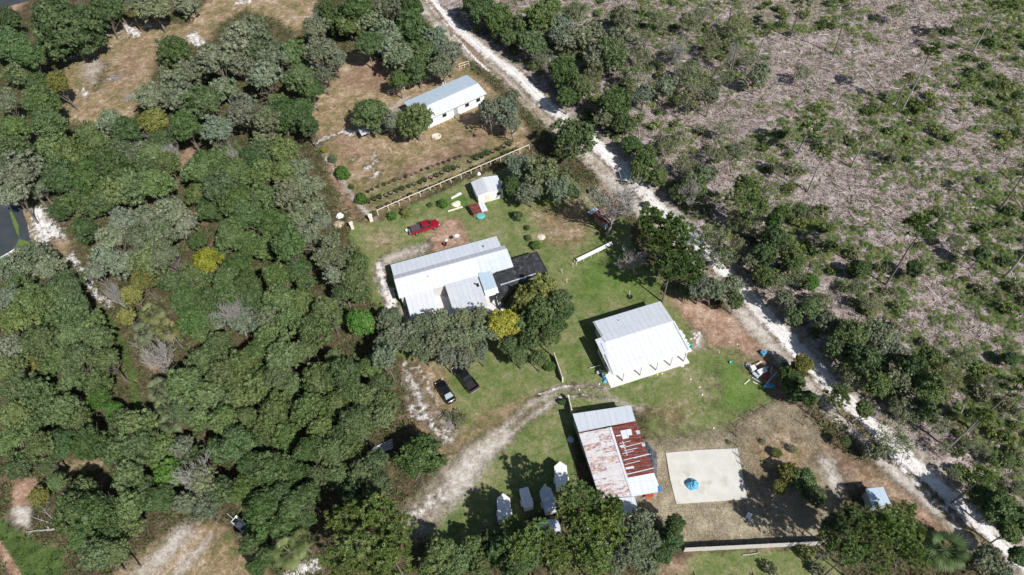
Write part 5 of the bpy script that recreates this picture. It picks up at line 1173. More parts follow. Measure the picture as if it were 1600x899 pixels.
# ---- paved area at the left edge and top-left corner
def flat(name, pts, z, mat, kind="structure", label=None, cat=None):
    o = MB().prism([tuple(G(*p)[:2]) for p in pts], z-.12, z).build(name, mat); tag(o, label, cat, None, kind); return o
flat("road", [(-200, 300), (0, 318), (33, 322), (42, 350), (49, 383), (30, 384), (0, 402), (-200, 460)], .05, M_ASPH)
flat("road_to_the_north_west", [(-180, -40), (90, -40), (52, 0), (20, 8), (0, 16), (-180, 50)], .05, M_ASPH)
M_GRASSY = mottled("verge_grass", (.07, .13, .03), (.15, .20, .05), 2, .9)
flat("verge", [(15, 330), (20, 333), (29, 352), (31, 372), (27, 366), (19, 345)], .09, M_GRASSY)
flat("verge", [(30, 374), (44, 378), (49, 384), (40, 392), (22, 392)], .09, M_GRASSY)

# ------------------------------------------------------------------ fences and walls
def fence(name, a, b_, n, h, label, rails=(1.0,), mat=M_CREAM, w=.11, cat="fence", rail_w=.1, rail_h=.08):
    A = G(*a); B = G(*b_); d = B-A; ang = math.atan2(d[1], d[0]); Ln = float(np.hypot(d[0], d[1]))
    t = empty(name, (A[0], A[1], 0), ang, label, cat)
    for k in range(n): MB().box((Ln*k/(n-1), 0, h/2-.03), (w, w, h+.06)).build("post", mat, t)
    for z in rails: MB().box((Ln/2, w/2+rail_w/2+.005, h*z-rail_h/2+(.03 if z == 1 else 0)), (Ln+w, rail_w, rail_h)).build("rail", mat, t)
    return t
fence("rail_fence", (591, 336), (827, 234), 16, 1.25, "long cream rail fence along the potted nursery rows", (1.0,), rail_w=.14, rail_h=.10)
fence("rail_fence", (607.5, 150), (673, 126), 9, 1.3, "cream post-and-rail fence behind the far grey-blue home", (1.0, .55))
fence("rail_fence", (718, 108), (733, 103), 3, 1.3, "short cream fence corner between far home and sand road", (1.0, .5))
fence("wire_fence", (1215, 631), (1150, 668), 5, 1.4, "dark wire fence at the top of the weedy pen", (1.0, .6, .3), M_WOOD, .09, rail_w=.025, rail_h=.025)
fence("wire_fence", (1150, 668), (1155, 715), 4, 1.4, "dark wire fence at the slab's top right corner", (1.0, .6, .3), M_WOOD, .09, rail_w=.025, rail_h=.025)
fence("wire_fence", (1155, 715), (1195, 808), 7, 1.4, "dark wire fence running down past the slab's right side", (1.0, .6, .3), M_WOOD, .09, rail_w=.025, rail_h=.025)
fence("wire_fence", (1285, 612), (1255, 665), 3, 1.5, "dark wire fence by the sand road above the pen", (1.0, .6, .3), M_WOOD, .09, rail_w=.025, rail_h=.025)
# board fence along the bottom of the pen
A = G(1068, 862); B = G(1292, 851); d = B-A; Ln = float(np.hypot(d[0], d[1]))
bf = empty("board_fence", (A[0], A[1], 0), math.atan2(d[1], d[0]), "pale board privacy fence closing the bottom of the weedy pen", "fence")
k = 0; x = 0
brd = MB()
while x < Ln: brd.box((x+.075, -.02+rnd.uniform(-.006, .006), .86+rnd.uniform(-.03, .03)), (.142, .025, 1.78)); x += .15
brd.build("board_panel", mottled("grey_boards", (.50, .47, .43), (.68, .65, .61), 3, .9), bf)
for k in range(8): MB().box((Ln*k/7, .05, .85), (.1, .09, 1.8)).build("post", M_WOOD, bf)
for z in (.35, 1.4): MB().box((Ln/2, .018, z), (Ln, .04, .09)).build("rail", M_WOOD, bf)
def low_wall(name, a, b_, h, th, mat, label, cat="wall"):
    A = G(*a); B = G(*b_); d = B-A; Ln = float(np.hypot(d[0], d[1])); t = empty(name, (A[0], A[1], 0), math.atan2(d[1], d[0]), label, cat)
    MB().box((Ln/2, 0, h/2-.03), (Ln, th, h+.06)).build("panel", mat, t)
    MB().box((0, 0, h/2), (th*1.7, th*1.7, h+.1)).build("post", mat, t); MB().box((Ln, 0, h/2), (th*2.4, th*2.4, h+.25)).build("post", mat, t); return t
low_wall("gate_wall", (866, 559), (879, 597), 1.4, .10, M_CREAM, "thin white wall panel left of the square white house", "wall")
low_wall("gate_wall", (893, 647), (888, 626), 1.5, .12, M_CREAM, "thin pale wall panel at the barn's top left corner", "wall")
# driveway pillars
def pillar(px, py, h, w, label, mat=M_CREAM):
    g = G(px, py); t = empty("gate_pillar", (g[0], g[1], 0), .3, label, "pillar", "pillars at the nursery path")
    MB().box((0, 0, h/2-.02), (w, w, h+.04)).build("shaft", mat, t, .03); MB().box((0, 0, h+.05), (w+.16, w+.16, .1)).build("cap", mat, t, .02)
pillar(580.5, 345, 1.5, .7, "cream gate pillar at the low end of the rail fence"); pillar(551, 357, 1.5, .6, "cream gate pillar across the path from the rail fence")
# white posts standing in the grass
for px_, py_, h, lab in ((611, 238, 1.2, "short yellow-white post in the far home's yard"), (878, 427, 1.1, "white post in the lawn below the black cage, upper one"), (885.5, 443, 1.1, "white post in the lawn below the black cage, lower one"),
                         (983, 462, 1.3, "thin post in the grass above the square house"), (1123, 552, .3, "tiny white marker stake on the grass near the junk pile")):
    g = G(px_, py_); t = empty("marker_post", (g[0], g[1], 0), 0, lab, "post"); MB().tube((0, 0, -.05), (0, 0, h), .06, .055, 8).build("shaft", M_CREAM, t); MB().box((0, 0, h+.02), (.15, .15, .04)).build("cap", M_CREAM, t)
# long plank table
A = G(897, 413); B = G(957, 384); d = B-A; Ln = float(np.hypot(d[0], d[1]))
pt = empty("plank_table", (A[0], A[1], 0), math.atan2(d[1], d[0]), "long narrow white plank table on posts on the lawn", "table")
for j in range(4): MB().box((Ln/2+rnd.uniform(-.3, .3), -.33+j*.2, .84+.004*j), (Ln*rnd.uniform(.86, .97), .185, .05), rz=rnd.uniform(-.006, .006)).build("plank", M_WHITE, pt)
for k in range(6):
    for y in (-.3, .28): MB().box((.3+(Ln-.6)*k/5, y, .39), (.09, .09, .84)).build("leg", M_CREAM, pt)
g = G(895, 417); t = empty("marker_post", (g[0], g[1], 0), 0, "white post at the near end of the plank table", "post"); MB().tube((0, 0, -.05), (0, 0, 1.0), .06, .055, 8).build("shaft", M_CREAM, t); MB().box((0, 0, 1.02), (.15, .15, .04)).build("cap", M_CREAM, t)

# ------------------------------------------------------------------ vehicles (x forward)
def wheel(root, x, y, r=.37, w=.24):
    s = 1 if y > 0 else -1
    ty = MB().tube((x, y-s*w/2, r), (x, y+s*w/2, r), r, r, 18).build("wheel", M_TYRE, root, .03)
    MB().tube((x, y+s*(w/2), r), (x, y+s*(w/2+.012), r), r*.62, r*.58, 14).build("rim", M_RIM, ty)
def ring(x, hw, z0, z1, tuck=.86, shoulder=.93):
    zm = z0+(z1-z0)*.62
    return [(x, -hw*tuck, z0), (x, -hw, z0+(z1-z0)*.3), (x, -hw, zm), (x, -hw*shoulder, z1-.03), (x, -hw*shoulder*.82, z1), (x, hw*shoulder*.82, z1), (x, hw*shoulder, z1-.03), (x, hw, zm), (x, hw, z0+(z1-z0)*.3), (x, hw*tuck, z0)]
def cabin(root, xs4, hwb, hwt, zb, zt, paint, rear_mat=None):
    """xs4: windscreen base x, roof front x, roof rear x, rear glass base x"""
    x0, x1, x2, x3 = xs4
    V = [(x0, -hwb, zb), (x0, hwb, zb), (x3, hwb, zb), (x3, -hwb, zb), (x1, -hwt, zt), (x1, hwt, zt), (x2, hwt, zt), (x2, -hwt, zt)]
    c = MB().add(V, [(0, 4, 5, 1), (1, 5, 6, 2), (2, 6, 7, 3), (3, 7, 4, 0), (4, 7, 6, 5), (0, 1, 2, 3)]).build("cab", paint, root, .07)
    def glass(nm, quad, m):
        P = [Vector(p) for p in quad]; cen = sum(P, Vector())/4; nrm = (P[1]-P[0]).cross(P[2]-P[0]).normalized()
        body = Vector(((x0+x3)/2, 0, (zb+zt)/2))
        if nrm.dot(cen-body) < 0: nrm = -nrm
        Q = [cen+(p-cen)*.84+nrm*.012 for p in P]; R_ = [q-nrm*.03 for q in Q]
        MB().add(Q+R_, [(0, 1, 2, 3), (7, 6, 5, 4), (0, 4, 5, 1), (1, 5, 6, 2), (2, 6, 7, 3), (3, 7, 4, 0)]).build(nm, m, root)
    glass("windshield", (V[0], V[1], V[5], V[4]), M_GLASS); glass("rear_window", (V[2], V[3], V[7], V[6]), rear_mat or M_GLASS)
    xm = (x0+x3)/2; tm = (x1+x2)/2
    for s in (1, -1):
        for xa, ta, xb, tb in ((x0-.08, x1-.02, xm+.05, tm+.05), (xm-.05, tm-.05, x3+.06, x2+.02)):
            glass("side_window", ((xa, s*hwb, zb+.02), (xb, s*hwb, zb+.02), (tb, s*hwt, zt-.02), (ta, s*hwt, zt-.02)), M_GLASS)
    return c
def lamps(root, xf, xr, y, zf, zr):
    for s in (1, -1):
        MB().box((xf, s*y, zf), (.10, .38, .16)).build("headlight", M_LAMP, root, .02); MB().box((xr, s*(y+.08), zr), (.07, .18, .36)).build("taillight", M_TAIL, root, .015)
def pickup(a, b_, label, paint, cover=False, tail_open=False, zc=.8):
    A = G(*a, zc); B = G(*b_, zc); d = B-A; ang = math.atan2(d[1], d[0]); mid = (A+B)/2; t = empty("pickup_truck", (mid[0], mid[1], 0), ang, label, "pickup truck")
    secs = [(-2.85, .86, .50, .62), (-2.80, .95, .42, 1.12), (-2.3, .98, .38, 1.14), (-1.0, .98, .36, 1.15), (-.85, .98, .36, 1.17), (.7, .98, .36, 1.16), (1.25, .98, .36, 1.15), (1.5, .97, .36, 1.13), (2.3, .95, .38, 1.08), (2.72, .86, .42, .98), (2.86, .74, .5, .8)]
    front = [ring(*s) for s in secs if s[0] >= -.9]; MB().loft(front).build("body", paint, t, smooth=False)
    rr_ = [(x, hw, z0, z1) for x, hw, z0, z1 in secs if x <= -.8]
    bd = MB()
    for s in (1, -1): bd.box((-1.85, s*.90, .80), (1.98, .14, .72))
    bd.box((-1.85, 0, .52), (1.98, 1.66, .14)); bd.box((-.93, 0, .80), (.08, 1.66, .70)); bd.box((-2.86, 0, .55), (.10, 1.8, .22))
    bed = bd.build("bed", paint, t, .03)
    MB().box((-1.85, 0, .602), (1.8, 1.62, .02)).build("bed_liner", M_DARK, bed)
    if tail_open:
        MB().box((-3.02, 0, .66), (.56, 1.62, .07)).build("tailgate", mottled("tailgate_grey", (.12, .12, .125), (.2, .2, .21), 4, .6), t, .02)
    else: MB().box((-2.85, 0, .84), (.07, 1.64, .64)).build("tailgate", paint, t, .02)
    if cover: MB().box((-1.83, 0, 1.185), (1.9, 1.62, .05)).build("bed_cover", mottled("vinyl_cover", (.05, .052, .058), (.085, .088, .095), 3, .6), t, .02)
    cabin(t, (1.35, .72, -.55, -.84), .90, .72, 1.12, 1.82, paint)
    for x in (-1.9, 1.85):
        for s in (1, -1):
            wheel(t, x, s*.88, .39, .25)
            MB().loft([[(x+math.cos(u)*.50, s*.90, .39+math.sin(u)*.50) for u in np.linspace(.15, math.pi-.15, 9)]+[(x+math.cos(u)*.42, s*.90, .39+math.sin(u)*.42) for u in np.linspace(math.pi-.15, .15, 9)],
                       [(x+math.cos(u)*.50, s*1.015, .39+math.sin(u)*.50) for u in np.linspace(.15, math.pi-.15, 9)]+[(x+math.cos(u)*.42, s*1.015, .39+math.sin(u)*.42) for u in np.linspace(math.pi-.15, .15, 9)]]).build("fender_flare", paint, t)
    for s in (1, -1): MB().box((.95, s*1.10, 1.22), (.14, .22, .17)).build("mirror", paint, t, .03)
    MB().box((2.84, 0, .52), (.16, 1.7, .2)).build("bumper", M_DARK, t, .04); MB().box((2.86, 0, .80), (.05, 1.0, .24)).build("grille", M_DARK, t, .02)
    MB().box((-2.96, 0, .50), (.12, 1.72, .16)).build("bumper", M_RIM, t, .03)
    lamps(t, 2.78, -2.87, .70, .86, .82) if not tail_open else lamps(t, 2.78, -2.86, .70, .86, .82)
    return t
tk1 = pickup((639.5, 361.5), (687.5, 347), "dark red pickup with grey bed cover parked on the bare patch above the long house", M_RED, cover=True, tail_open=True)
tk2 = pickup((741, 608), (713.5, 573), "black pickup with open empty bed, nose under the oak beside the black sedan", M_BLACK2)
# white bucket beside the red truck
def lathe_obj(name, prof, mat, loc, label, cat, group=None, n=14):
    mb = MB(); rings = [[(r_*math.cos(k*2*math.pi/n), r_*math.sin(k*2*math.pi/n), z) for k in range(n)] for r_, z in prof]; mb.loft(rings); o = mb.build(name, mat, None, 0, True); o.location = loc; return tag(o, label, cat, group)
g = G(640, 361); lathe_obj("bucket", [(.22, 0), (.27, .5), (.25, .5), (.2, .06)], M_WHITE, (g[0]-.5, g[1]-.1, 0), "white bucket on the grass behind the red pickup's open tailgate", "bucket")

def sedan(a, b_, label, paint):
    A = G(*a, .7); B = G(*b_, .7); d = B-A; ang = math.atan2(d[1], d[0]); mid = (A+B)/2; t = empty("sedan", (mid[0], mid[1], 0), ang, label, "car")
    secs = [(-2.36, .60, .42, .70), (-2.30, .76, .32, .90), (-2.05, .86, .26, .98), (-1.5, .91, .24, 1.00), (-.5, .92, .24, .96), (.8, .92, .24, .95), (1.4, .90, .24, .90), (1.95, .84, .26, .80), (2.25, .72, .3, .70), (2.36, .56, .4, .58)]
    MB().loft([ring(*s) for s in secs]).build("body", paint, t, smooth=True)
    cabin(t, (1.10, .35, -.95, -1.75), .80, .60, .93, 1.42, paint, M_LAMPGLASS)
    for x in (-1.42, 1.42):
        for s in (1, -1): wheel(t, x, s*.82, .33, .21)
    for s in (1, -1): MB().box((.80, s*1.0, .98), (.13, .2, .13)).build("mirror", paint, t, .03)
    for s in (1, -1): MB().box((2.16, s*.62, .66), (.22, .3, .12)).build("headlight", M_LAMP, t, .03); MB().box((-2.28, s*.62, .78), (.12, .34, .14)).build("taillight", M_TAIL, t, .03)
    MB().box((2.3, 0, .40), (.14, 1.3, .2)).build("bumper", M_DARK, t, .04); MB().box((-2.31, 0, .42), (.14, 1.4, .2)).build("bumper", paint, t, .04)
    MB().box((-2.335, 0, .72), (.03, .5, .13)).build("license_plate", M_WHITE, t)
    return t
M_LAMPGLASS, _, _b = new_mat("pale_rear_glass", .12, 0, .9); _b.inputs["Base Color"].default_value = (.22, .30, .31, 1)
sedan((707, 629), (684.5, 594.5), "black sedan parked on the grass right of the sandy wheel tracks", M_BLACK)

# ---- cargo trailers with pointed noses
def trailer(nose, rear, wid, h, label, pointed=True, roofm=None):
    A = G(*rear, h); B = G(*nose, h); d = B-A; ang = math.atan2(d[1], d[0]); Ln = float(np.hypot(d[0], d[1])); t = empty("cargo_trailer", (A[0], A[1], 0), ang, label, "cargo trailer", "white cargo trailers")
    w = wid/2; nz = .75 if pointed else .15
    out = [(0, -w), (Ln-nz, -w), (Ln, 0) if pointed else (Ln, -w*.75), (Ln-nz, w)] if pointed else [(0, -w), (Ln-.2, -w), (Ln, -w*.8), (Ln, w*.8), (Ln-.2, w)]
    if not pointed: out.append((0, w))
    else: out.append((0, w))
    MB().prism(out, .45, h-.05).build("body", M_WHITE, t, .05)
    rf = [(x*1.0+(.02 if x > 0 else -.02), y*1.015) for x, y in out]; MB().prism(rf, h-.048, h).build("roof", roofm or M_WHITE, t, .02)
    MB().box((Ln*.45, 0, h+.05), (.4, .4, .1)).build("roof_vent", M_WHITE, t, .02)
    for s in (1, -1):
        MB().box((Ln*.42, s*(w+.12), .62), (.95, .22, .06)).build("fender", M_WHITE, t, .02); wheel(t, Ln*.42, s*(w+.12), .32, .2)
        MB().box((-.012, s*w*.49, h*.5+.2), (.04, w*.92, h-.75)).build("door", M_WHITE, t, .01)
    MB().box((Ln*.72, -w-.012, h*.5+.15), (.75, .03, h*.62)).build("side_door", M_WHITE, t, .01)
    fr = MB()
    for s in (1, -1): fr.tube((Ln-.7, s*w*.6, .42), (Ln+.85, 0, .42), .05, .05, 6)
    fr.box((Ln*.5, 0, .40), (Ln*.95, .12, .1)); fr.tube((Ln+.6, 0, 0), (Ln+.6, 0, .8), .035, .035, 6); fr.build("hitch_frame", M_DARK, t)
    return t
trailer((786, 771), (787.8, 812.5), 1.85, 2.4, "white V-nosed cargo trailer, leftmost, half in pine shade")
trailer((818, 762.5), (826, 792), 1.4, 2.1, "short blunt-nosed white cargo trailer, second from the left", False)
trailer((850, 758), (861, 797), 1.75, 2.4, "cargo trailer with dappled roof, third from the left", True, mottled("dappled_shade_roof", (.40, .43, .48), (.55, .58, .62), 1.4, .5))  # mottled grey roof colour imitates dappled tree shade
trailer((875, 721), (878.5, 760), 1.85, 2.5, "bright white V-nosed cargo trailer standing in the sun beside the barn")
# flat-bed trailer at lower left
A = G(384, 829, .6); B = G(361, 808, .6); d = B-A; Ln = float(np.hypot(d[0], d[1])); t = empty("flatbed_trailer", (A[0], A[1], 0), math.atan2(d[1], d[0]), "white open trailer frame at the edge of the dirt clearing, bottom left", "trailer")
MB().box((Ln*.42, -.5, .6), (Ln*.9, .35, .08)).build("side_rail", M_WHITE, t); MB().box((Ln*.42, .45, .6), (Ln*.85, .18, .08)).build("side_rail", M_SHEET, t)
for k in range(5): MB().box((Ln*(.08+.19*k), 0, .55), (.1, 1.0, .06)).build("cross_member", M_WHITE, t)
MB().box((Ln*.42, .05, .72), (.8, .8, .3)).build("cover_box", M_WHITE, t, .03)
for s in (1, -1): wheel(t, Ln*.4, s*.85, .32, .2)
MB().tube((Ln*.85, 0, .5), (Ln+1.0, 0, .5), .05, .05, 6).build("tow_bar", M_SHEET, t)
# sheet metal stack by the lone tree
t = empty("sheet_metal_stack", tuple(G(596, 702)[:2])+(0,), .35, "stack of dull blue-grey metal sheets in the shade left of the lone round tree", "metal stack")
for k in range(4): MB().box((.1*k, -.55+.36*k, .3+.02*k), (3.6, .3, .05), rz=.04*k-.05).build("sheet", M_SHEET, t)
for x in (-1.3, 1.3): MB().box((x, 0, .13), (.15, 1.5, .26)).build("bearer", M_WOOD, t)

# ------------------------------------------------------------------ nursery pots
def pot_mesh():
    n = 14; mb = MB(); mb.loft([[(r_*math.cos(k*2*math.pi/n), r_*math.sin(k*2*math.pi/n), z) for k in range(n)] for r_, z in ((.24, 0), (.36, .40), (.38, .42), (.33, .43), (.31, .36))]); return mb
rows = [("front", (592, 327), (806, 236), 27), ("middle", (577, 317), (797, 227), 26), ("back", (575, 300.5), (719, 246), 18)]
first = None; pot_i = 0
rw_name = {"front": "along the cream rail fence", "middle": "middle nursery row", "back": "back nursery row"}
for rname, a, b_, n in rows:
    gap_ = {"front": (7, 15), "middle": (17,), "back": ()}[rname]
    seq = [k for k in range(n) if k not in gap_]
    for idx, k in enumerate(seq):
        f = k/(n-1); px_, py_ = a[0]+(b_[0]-a[0])*f, a[1]+(b_[1]-a[1])*f+(2.0*math.sin(f*3.1) if rname != "back" else -1*math.sin(f*3.1)); g = G(px_, py_)
        t = empty("nursery_pot", (g[0]+rnd.uniform(-.12, .12), g[1]+rnd.uniform(-.12, .12), 0), rnd.uniform(0, 6), None, "plant pot", "potted nursery plants")
        if first is None:
            p0 = pot_mesh().build("pot", M_POT, t, 0, True); s0 = MB().tube((0, 0, .34), (0, 0, .375), .31, .31, 14).build("soil", M_SOIL, t); first = (p0.data, s0.data)
        else: link("pot", first[0], t); link("soil", first[1], t)
        sc = 1.25 if rname != "back" else .8
        t.scale = (sc*rnd.uniform(.85, 1.15),)*3
        dens = rnd.random()
        has = dens > (.35 if rname != "back" else .15)
        if has:
            pl_ = link("plant", PALMETTO[0] if False else OAKS[rnd.randrange(6)], t, (rnd.uniform(-.1, .1), rnd.uniform(-.1, .1), .55)); s_ = rnd.uniform(.05, .11)*(1.2 if rname != "front" else .8); pl_.scale = (s_*1.2, s_*1.2, s_); pl_.color = jitter((.07, .11, .03), rnd, .25)
        no = idx+1; m_ = len(seq)-idx
        ords = ["first", "second", "third", "fourth", "fifth", "sixth", "seventh", "eighth", "ninth", "tenth", "eleventh", "twelfth", "thirteenth", "fourteenth"]
        side = "from its low left end" if no <= 13 else "from its high right end"; o_ = ords[(no if no <= 13 else m_)-1]
        t["label"] = "%s nursery pot, %s, %s %s" % ("leafy" if has else "bare black", {"front": "row beside rail fence", "middle": "middle row", "back": "back row"}[rname], o_, side)

# ------------------------------------------------------------------ yard things
def at(name, px, py, rz, label, cat, group=None):
    g = G(px, py); return empty(name, (g[0], g[1], 0), rz, label, cat, group)
# blue tarp bundle on the slab
def crumple(name, pts_r, h, mat, loc, seed, label, cat, sx=1, sy=1):
    r_ = random.Random(seed); n = 16; V = [(0, 0, h)]; F_ = []; rings = 4
    for j in range(1, rings+1):
        for k in range(n):
            a = k*2*math.pi/n; rr2 = pts_r*j/rings*(1+r_.uniform(-.18, .18)); z = h*(1-(j/rings)**2)*(1+r_.uniform(-.35, .35)) if j < rings else 0
            V.append((rr2*math.cos(a)*sx, rr2*math.sin(a)*sy, z))
    for k in range(n): F_.append((0, 1+k, 1+(k+1) % n))
    for j in range(rings-1):
        for k in range(n): F_.append((1+j*n+k, 1+(j+1)*n+k, 1+(j+1)*n+(k+1) % n, 1+j*n+(k+1) % n))
    F_.append(tuple(1+(rings-1)*n+k for k in range(n))[::-1])
    mb = MB(); mb.add(V, F_); o = mb.build(name, mat); o.location = loc; return tag(o, label, cat)
g = G(1081, 757, .13); crumple("tarp_bundle", .95, .85, M_BLUET, (g[0], g[1], .13), 3, "crumpled bright blue tarp over something on the concrete slab", "tarp")
g = G(1017, 722); crumple("tarp_pile", 1.5, .5, mottled("dark_tarp", (.05, .06, .07), (.13, .14, .16), 2, .5), (g[0], g[1]+.3, 0), 5, "dark grey tarp heap against the barn's rusty side", "tarp", .7, 1.9)
g = G(892, 687); crumple("tarp_bundle", .6, .4, mottled("pale_tarp", (.35, .42, .52), (.55, .6, .68), 3, .5), (g[0], g[1], 0), 6, "small pale bundle in the barn's long shadow", "tarp")
# round things
g = G(752, 339); t = at("paddling_pool", 752, 339, 0, "round green plastic paddling pool beside the coop", "paddling pool")
n = 20; mb = MB(); mb.loft([[(r_*math.cos(k*2*math.pi/n), r_*math.sin(k*2*math.pi/n), z) for k in range(n)] for r_, z in ((.80, 0), (.92, .3), (.95, .3), (.95, .27), (.88, .24), (.76, .06))]); mb.build("basin", M_GREENP, t, 0, True)
MB().tube((0, 0, .1), (0, 0, .16), .78, .80, 20).build("water", mottled("pool_water", (.10, .42, .42), (.2, .55, .55), 1.5, .1), t)
t = at("fire_pit", 682, 214, 0, "ring of pale stones on the far home's lawn below the right oak", "fire pit")
for k in range(16): a = k*2*math.pi/16; MB().box((math.cos(a)*.95, math.sin(a)*.8, .12), (.36, .24, .28), rz=a+1.57).build("stone", M_CREAM, t, .04)
MB().tube((0, 0, 0), (0, 0, .06), .7, .7, 14).build("ash_bed", M_CONC, t)
MB().box((-.6, -.9, .2), (.9, .25, .35), rz=.5).build("block", M_WOOD, t, .02)
t = at("garden_chair", 742, 214, .8, "small dark folding chair on the far home's lawn", "chair")
MB().box((0, 0, .42), (.5, .5, .05)).build("seat", M_DARK, t); MB().box((-.25, 0, .7), (.05, .5, .55)).build("backrest", M_DARK, t)
for x in (-.22, .22):
    for y in (-.22, .22): MB().box((x, y, .2), (.04, .04, .42)).build("leg", M_DARK, t)
t = at("air_conditioner", 693, 131, .52, "white boxy outdoor unit behind the far home", "outdoor unit")
MB().box((0, 0, .4), (.8, .8, .75)).build("case", M_WHITE, t, .03); MB().tube((0, 0, .775), (0, 0, .80), .3, .3, 14).build("fan_grille", M_DARK, t)
t = at("satellite_dish", 716.5, 381, 0, "white satellite dish at the far eave of the long house", "satellite dish")
MB().tube((0, .1, -.05), (0, .1, 2.2), .04, .04, 6).build("mast", M_SHEET, t)
n = 16; mb = MB(); mb.loft([[(r_*math.cos(k*2*math.pi/n), r_*math.sin(k*2*math.pi/n)*.9-z*.3, 2.2+z) for k in range(n)] for r_, z in ((.08, 0), (.36, .07), (.5, .17), (.48, .19), (.34, .10), (.07, .03))]); mb.build("dish", M_WHITE, t, 0, True)
g = G(695.5, 383); lathe_obj("bucket", [(.32, 0), (.42, .55), (.38, .55), (.3, .08)], mottled("maroon_plastic", (.04, .01, .012), (.08, .02, .02), 5, .5), (g[0], g[1], 0), "dark maroon tub on the bare patch behind the long house", "tub")
g = G(697, 375.5); crumple("pale_rock", .4, .3, M_CONC, (g[0], g[1], 0), 9, "pale rock above the maroon tub on the bare patch", "rock")
g = G(985, 466.3); lathe_obj("tub", [(.36, 0), (.42, .35), (.38, .35), (.3, .05)], M_DARK, (g[0], g[1]+.15, 0), "black tub in the grass above the square white house", "tub")
# garden edging and beds by the shed
def beam_thing(name, a, b_, w, h, mat, label, cat, z=0):
    A = G(*a); B = G(*b_); d = B-A; Ln = float(np.hypot(d[0], d[1])); t = empty(name, ((A[0]+B[0])/2, (A[1]+B[1])/2, 0), math.atan2(d[1], d[0]), label, cat)
    mb = MB(); mb.box((0, 0, h/2-.01+z), (Ln, w, h)); mb.build("timber", mat, t, .02); mb2 = MB(); mb2.box((Ln*.3, w*.9, h*.3+z), (Ln*.35, w*.7, h*.6)); mb2.build("offcut", mat, t, .02); return t
beam_thing("garden_edging", (705, 311), (721, 303), .35, .28, M_WHITE, "short white garden edging beam left of the shed", "edging")
beam_thing("garden_edging", (700, 331), (723, 324), .25, .22, M_CREAM, "cream garden edging beam left of the coop", "edging")
g = G(713, 319); crumple("gravel_heap", .9, .25, M_CREAM, (g[0], g[1], 0), 12, "pale gravel heap in the garden bed left of the shed", "heap")
g = G(748, 273.5); crumple("white_sack", .45, .5, M_WHITE, (g[0], g[1]+.2, 0), 13, "white sack behind the small shed by the rail fence", "sack")
g = G(846, 370); crumple("stone_heap", .8, .25, mottled("peach_stone", (.5, .38, .3), (.7, .6, .52), 4, .9), (g[0], g[1], 0), 14, "scatter of peach-coloured stones in the yard column", "heap")
g = G(531, 338); crumple("white_tank_heap", .8, .7, M_WHITE, (g[0], g[1], 0), 15, "white crumpled heap at the woods edge by the gate pillar", "heap")
g = G(527, 345); crumple("rubble_heap", 1.1, .3, mottled("tan_rubble", (.3, .22, .15), (.5, .42, .34), 3, .95), (g[0]+.4, g[1]-1.0, 0), 16, "tan rubble heap at the woods edge by the gate pillar", "heap")
# pile of white and green sacks beside the square house
for i, (px_, py_, rz, m_, lab) in enumerate(((1062, 520, .3, M_WHITE, "white sack, topmost of the row by the square house's right wall"), (1066, 526, 1.2, M_WHITE, "white sack, second down the square house's right wall"), (1069, 533, .2, M_WHITE, "white sack, third down the square house's right wall"),
                              (1072.5, 539, 1.0, M_WHITE, "white sack beside the green tub by the square house"), (1075, 547, .5, M_CONCW, "grey-white sack, lowest by the square house's near corner"))):
    g = G(px_, py_); o = crumple("sack", .55, .5, m_, (g[0], g[1], 0), 20+i, lab, "sack"); o.rotation_euler = (0, 0, rz)
g = G(1077.5, 542.5); lathe_obj("tub", [(.3, 0), (.4, .4), (.36, .4), (.28, .05)], M_GREENP, (g[0], g[1], 0), "green tub among the sacks at the square house", "tub")
for i in range(9):
    g = G(1082+rnd.uniform(-5, 10), 532+rnd.uniform(-12, 12)); o = crumple("rubble_stone", rnd.uniform(.15, .35), rnd.uniform(.1, .2), M_CONC, (g[0], g[1], 0), 40+i, "pale broken rubble stone right of the square white house", "stone"); o["group"] = "rubble stones right of the square house"
# blue barrel group at near left corner of the square house
g = G(943, 590); lathe_obj("barrel", [(.28, 0), (.31, .2), (.31, .7), (.28, .9), (.25, .9), (.25, .87)], M_BLUEP, (g[0], g[1], 0), "blue barrel at the near left corner of the square white house", "barrel")
g = G(944.5, 596); crumple("tarp_bundle", .4, .35, M_BLUET, (g[0], g[1], 0), 61, "pale blue bundle just below the blue barrel", "tarp")
beam_thing("pipe", (921, 577), (938, 572.5), .08, .08, M_WHITE, "thin white pipe lying left of the blue barrel", "pipe", .3)
t = at("hand_cart", 936, 583, .6, "grey metal hand cart in the shadow by the blue barrel", "cart")
MB().box((0, 0, .45), (.9, .55, .05)).build("deck", M_SHEET, t); MB().tube((-.45, -.25, .45), (-1.0, -.25, .95), .025, .025, 6).build("handle", M_SHEET, t); wheel(t, .2, .32, .2, .08); wheel(t, .2, -.32, .2, .08)
# yard balls and specks
for i, (px_, py_) in enumerate(((1066, 571), (1027, 585.5), (1034.5, 584), (1079, 592.5), (1097, 617), (1152, 538), (1115, 669), (936.5, 600), (905, 609), (1093, 605))):
    g = G(px_, py_); o = crumple("white_scrap", .16 if i else .32, .15, M_WHITE if i not in (1, 2) else mottled("yellow_plastic", (.6, .65, .1), (.7, .75, .2), 5, .5), (g[0], g[1], 0), 80+i,
      ["white bucket-sized scrap at the porch edge of the square house", "left one of two yellow-green toys on the grass", "right one of two yellow-green toys on the grass", "white scrap on the grass below the square house's right end", "white scrap in the middle of the wheel rings", "white scrap above right of the square house's corner",
       "white scrap near the pen fence", "white scrap by the track, nearest the blue bundle", "white scrap beside the worn track above the barn", "white scrap just above the wheel rings' centre"][i], "scrap")
g = G(1142, 568); lathe_obj("tub", [(.22, 0), (.3, .3), (.27, .3), (.2, .04)], M_GREENP, (g[0], g[1], 0), "green tub with white inside left of the junk pile", "tub")

